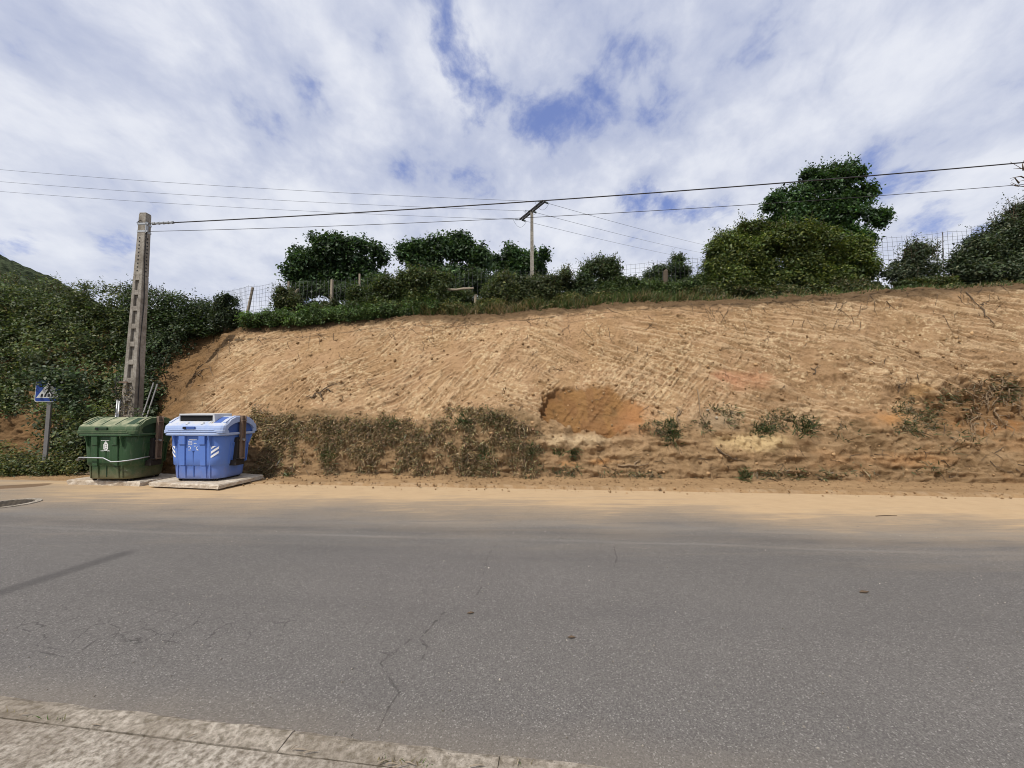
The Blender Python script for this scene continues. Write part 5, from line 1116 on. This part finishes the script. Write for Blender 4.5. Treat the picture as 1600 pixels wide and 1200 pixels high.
for i, u in enumerate((aL - .05, 0.0, -aL + .05)):
    c = arm_pt(u, .0); 
    ltar = W(-260, np.interp(-260, [-400, 0], [lefts[i][1] - 22, lefts[i][1]]), 33) - org; rtar = W(rights[i][0] + 90, rights[i][1] + 26, 85) - org
    for tgt, lst in ((ltar, ends_l), (rtar, ends_r)):
        dv = norm(tgt - c); dv[2] *= .6; ins = MB(); a = c + dv * .12
        ins.tube([c, c + dv * .62], .012, 5)
        for k in range(4): q = a + dv * (.06 + .09 * k); ins.tube([q - dv * .02, q + dv * .015], [.035, .075], 8)
        ins.build('insulator', CERAM, dp); lst.append((c + dv * .62, tgt))
    a, b_ = ends_l[-1][0], ends_r[-1][0]; lp_ = MB(); m = (a + b_) / 2 - [0, 0, .55 if i != 1 else .25]
    ts = np.linspace(0, 1, 9)[:, None]; lp_.tube((1 - ts) ** 2 * a + 2 * ts * (1 - ts) * (2 * m - (a + b_) / 2) + ts ** 2 * b_, .010, 4); lp_.build('jumper', WIRE, dp)
nm = ('uppermost', 'middle', 'lowest')
for i in range(3):
    for (a, tgt), lab, yy in ((ends_l[i], nm[i] + ' of three thin wires from the distant pole to the left edge', None), (ends_r[i], nm[i] + ' of three thin wires falling right from the distant pole', None)):
        A, B = a + org, tgt + org; md = (A + B) / 2; md[2] -= np.linalg.norm(B - A) * .008; sagwire('overhead_wire', lab, [A, md, B], .011, WIREG, 30, 'thin wires on the distant pole')

# ------------------------------------------------------------------ wire fence along the crest
fence = thing('wire_fence', 'tall grid wire fence on pale timber posts along the top of the bank', 'fence', W(800, 470, 13.6))
FO = np.array(fence.location)
fpts = [(352, 455, 16.5), (388, 447, 14.4), (430, 441, 13.9), (520, 437, 13.7), (664, 428, 13.6), (800, 424, 13.6), (965, 414, 13.5), (1110, 400, 13.5), (1250, 385, 13.3), (1370, 372, 13.2), (1480, 361, 13.0), (1640, 350, 12.8)]
tops = [W(*p) for p in fpts]
posts = [(388, 449, 392, 481), (426, 436, 419, 500), (519, 438, 518, 500), (664, 424, 665, 500), (970, 430, 970, 480), (1040, 426, 1040, 480)]
def fence_at(px):
    i = 0
    while i < len(fpts) - 2 and fpts[i + 1][0] < px: i += 1
    t = (px - fpts[i][0]) / (fpts[i + 1][0] - fpts[i][0]); return tops[i] + (tops[i + 1] - tops[i]) * t
wm = MB()
for a, b_ in zip(tops[:-1], tops[1:]):
    L = np.linalg.norm(b_[:2] - a[:2]); hgt = 1.35; nw = max(2, int(L / .155)); rr_ = .0042
    for k in range(nw):
        p = a + (b_ - a) * k / nw + [0, 0, .03 * rng.normal()]; q = p - [0, 0, hgt]; q = q + rng.normal(size=3) * [.025, .01, 0]; wm.tube([p - FO, (p + q) / 2 - FO + rng.normal(size=3) * .008, q - FO], rr_, 3, False)
    for h in np.linspace(.03, hgt - .1, 9):
        k = 6; wm.tube([a + (b_ - a) * t - [0, 0, h + .02 * math.sin(t * 3.1)] - FO + rng.normal(size=3) * .010 for t in np.linspace(0, 1, k)], rr_, 3, False)
stuff(wm.build('wire_mesh', MESHW, fence))
for (x0, y0, x1, y1, Y, w, lab) in ((165 / 4.706 + 360, 449, 388, 482, 14.4, .085, None), (430 / 4.7 + 360, 440, 448, 470, 13.9, .08, None), (500 / 4.7 + 360, 451, 460, 460, 13.7, .08, 'short broken leaning post'), (519, 437, 518, 470, 13.6, .10, None), (562, 428, 562, 470, 13.7, .07, None), (665, 424, 664, 470, 13.4, .06, None), (1205, 368, 1206, 430, 13.0, .026, None), (1473, 363, 1474, 440, 13.0, .022, None)):
    a, b_ = W(x0, y0, Y), W(x1, y1, Y); b2 = b_ + (b_ - a) * .8; mb = MB(); mb.tube([b2 - FO, (a + b2) / 2 - FO, a - FO], [w * .62, w * .6, w * .52], 7); o = mb.build('post', TIMBER if w > .04 else BARKM, fence)
    if lab: o['label'] = lab
# broken timber rail, stumps and pale rubbish at the crest
a, b_ = W(686, 454, 12.75), W(740, 450.5, 12.75); mb = MB(); mb.tube([a, a * .7 + b_ * .3 + [0, 0, .015], (a + b_) / 2 + [0, 0, -.01], a * .3 + b_ * .7 + [0, 0, .012], b_], [.036, .042, .036, .04, .03], 7); tag(mb.build('timber_rail', TIMBER), 'weathered pale timber rail lying level in the brambles above the dark gap', 'timber')
a, b_ = W(741, 492, 12.9), W(743, 462, 12.9); mb = MB(); mb.tube([a, (a + b_) / 2 + [.02, 0, 0], b_, b_ + [.04, 0, .05]], [.06, .055, .05, .025], 8); tag(mb.build('timber_stump', TIMBER), 'short pale timber stump at the right end of the level rail', 'stump')
a, b_ = W(1037, 470, 12.8), W(1040, 424, 12.8); mb = MB(); mb.tube([a, (a + b_) / 2 + [.03, 0, 0], b_, b_ + [.03, 0, .06]], [.11, .095, .08, .03], 8); tag(mb.build('tree_stump', BARKM), 'pale broken stump standing in the shrubs left of the big bush', 'stump')
a, b_ = W(1414, 440, 12.8), W(1417, 388, 12.8); mb = MB(); mb.tube([a, (a + b_) / 2 + [.03, 0, 0], b_], [.15, .13, .07], 8); tag(mb.build('tree_stump', BARKM), 'brown broken stump inside the loose thin shrub', 'stump')
c = W(881, 474, 12.7); mb = MB(); mb.box(c + [0, 0, .03], (.26, .12, .025), Matrix.Rotation(.15, 3, 'Y')); mb.box(c + [.0, 0, -.06], (.03, .05, .18)); mb.box(c + [.11, 0, -.05], (.03, .05, .16)); tag(mb.build('plank', WHITE_PL), 'small pale painted plank end poking from the shrubs above the crest', 'plank')

# bare branches at the right edge
bt = thing('bare_tree', 'bare grey branches of a leafless tree at the right edge of the view', 'tree', (W(1680, 400, 13.5)[0], 13.5, top_z(W(1680, 400, 13.5)[0], 13.5))); BO = np.array(bt.location)
mb = MB(); mb.tube([(0, 0, -.3), (.05, 0, 1.2), (-.1, 0, 2.6), (-.05, 0, 4.2)], [.13, .11, .08, .04], 8); mb.build('trunk', BARKM, bt, smooth=True)
def bt_pt(px, py): return W(px, py, 13.4) - BO
mb = MB()
for pts_ in ([(1665, 330), (1640, 300), (1615, 285), (1600, 266), (1580, 254)], [(1640, 300), (1610, 292), (1592, 290), (1577, 285)], [(1615, 285), (1598, 276), (1585, 277), (1577, 279)], [(1610, 268), (1598, 262), (1588, 262)], [(1592, 290), (1584, 292), (1578, 288)], [(1665, 350), (1630, 315), (1600, 290)], [(1590, 286), (1585, 279), (1580, 281)], [(1615, 285), (1606, 300), (1594, 296)], [(1660, 320), (1650, 280), (1640, 250), (1628, 230)], [(1600, 268), (1596, 258), (1600, 250)], [(1605, 290), (1600, 282), (1590, 284)]):
    q = [bt_pt(*p) + rng.normal(size=3) * .02 for p in pts_]; mb.tube(q, np.linspace(.026, .006, len(q)), 5)
mb.build('branch', TWIG, bt, smooth=True)

# ------------------------------------------------------------------ small things on road and pavement
mc = G(8, 788); mh = thing('manhole_cover', 'round cast iron manhole cover set in the road at the left edge', 'manhole cover', (mc[0], mc[1], .004))
def disc(r, z, n=36): return [(r * math.cos(2 * math.pi * k / n), r * math.sin(2 * math.pi * k / n), z) for k in range(n)]
mb = MB(); mb.loft([disc(.42, -.01), disc(.42, .010), disc(.34, .012), disc(.34, -.01)], False); mb.build('frame', KERBM, mh)
mb = MB(); mb.loft([disc(.335, -.01), disc(.335, .006)])
for i in range(-3, 4):
    h = math.sqrt(max(.0, .30 ** 2 - (i * .085) ** 2)); mb.box((i * .085, 0, .009), (.03, 2 * h, .008))
mb.build('cover', IRON, mh)
mb = MB()
def litter(px, py, L, a, r=.0025, z=.128): c = G(px, py, z); mb.tube([c - np.array([math.cos(a), math.sin(a), 0]) * L / 2, c + [0, 0, .006], c + np.array([math.cos(a + .15), math.sin(a + .15), .02]) * L / 2], [r, r, r * .6], 4)
for (px, py, L, a) in ((470, 1172, .07, -.2), (485, 1175, .06, .1), (460, 1168, .03, .9), (612, 1194, .05, -.1), (625, 1197, .06, .2), (38, 1116, .05, .1), (150, 1133, .05, -.2), (300, 1150, .04, .5), (745, 1197, .06, 0), (640, 1193, .05, -.4), (600, 1190, .05, .3), (810, 1190, .035, 1.2)): litter(px, py, L, a)
stuff(mb.build('straw_litter', TIMBER), 'dry straw stems lying in the joint behind the kerb', 'litter')
n = 70; jx = np.concatenate([rng.uniform(5, 115, 22), rng.uniform(590, 680, 36), rng.uniform(812, 828, 12)]); jp = np.array([G(a, np.interp(a, [0, 650, 830], [1112, 1195, 1198]), .115) for a in jx]) + rng.normal(size=(n, 3)) * [.005, .006, 0]
gd = norm(rng.normal(size=(n, 3)) * .5 + [0, 0, .8]); stuff(blades('joint_grass', jp, gd, .012 + .03 * rng.random(n), .0012 + .001 * rng.random(n), tint(n, (.16, .13, .06), .3, (.07, .12, .03), .35)), 'tiny grass sprouting from the joint behind the kerb', 'grass')
for (px, py, L, a, lab) in ((1350, 925, .10, .1, 'dark squashed leaf on the road, right of centre'), (735, 958, .06, .2, 'small dark leaf on the middle of the road'), (893, 996, .06, 0, 'small dark leaf on the road, nearest the camera'), (1385, 806, .35, .05, 'dark stick lying on the sandy edge of the road')):
    c = G(px, py, .006); mb = MB(); d = np.array([math.cos(a), math.sin(a), 0]); s_ = np.array([-d[1], d[0], 0])
    if L > .2: mb.tube([c - d * L / 2, c + s_ * .02, c + d * L / 2], [.006, .010, .005], 5); tag(mb.build('stick', TWIG), lab, 'stick')
    else:
        mb.loft([[c - d * L / 2, c + s_ * L * .22 + [0, 0, .004], c + d * L / 2, c - s_ * L * .22 + [0, 0, .004]], [c - d * L / 2 + [0, 0, .003], c + s_ * L * .22 + [0, 0, .009], c + d * L / 2 + [0, 0, .005], c - s_ * L * .22 + [0, 0, .008]]]); tag(mb.build('fallen_leaf', TWIG), lab, 'leaf', 'dark leaves on the road')
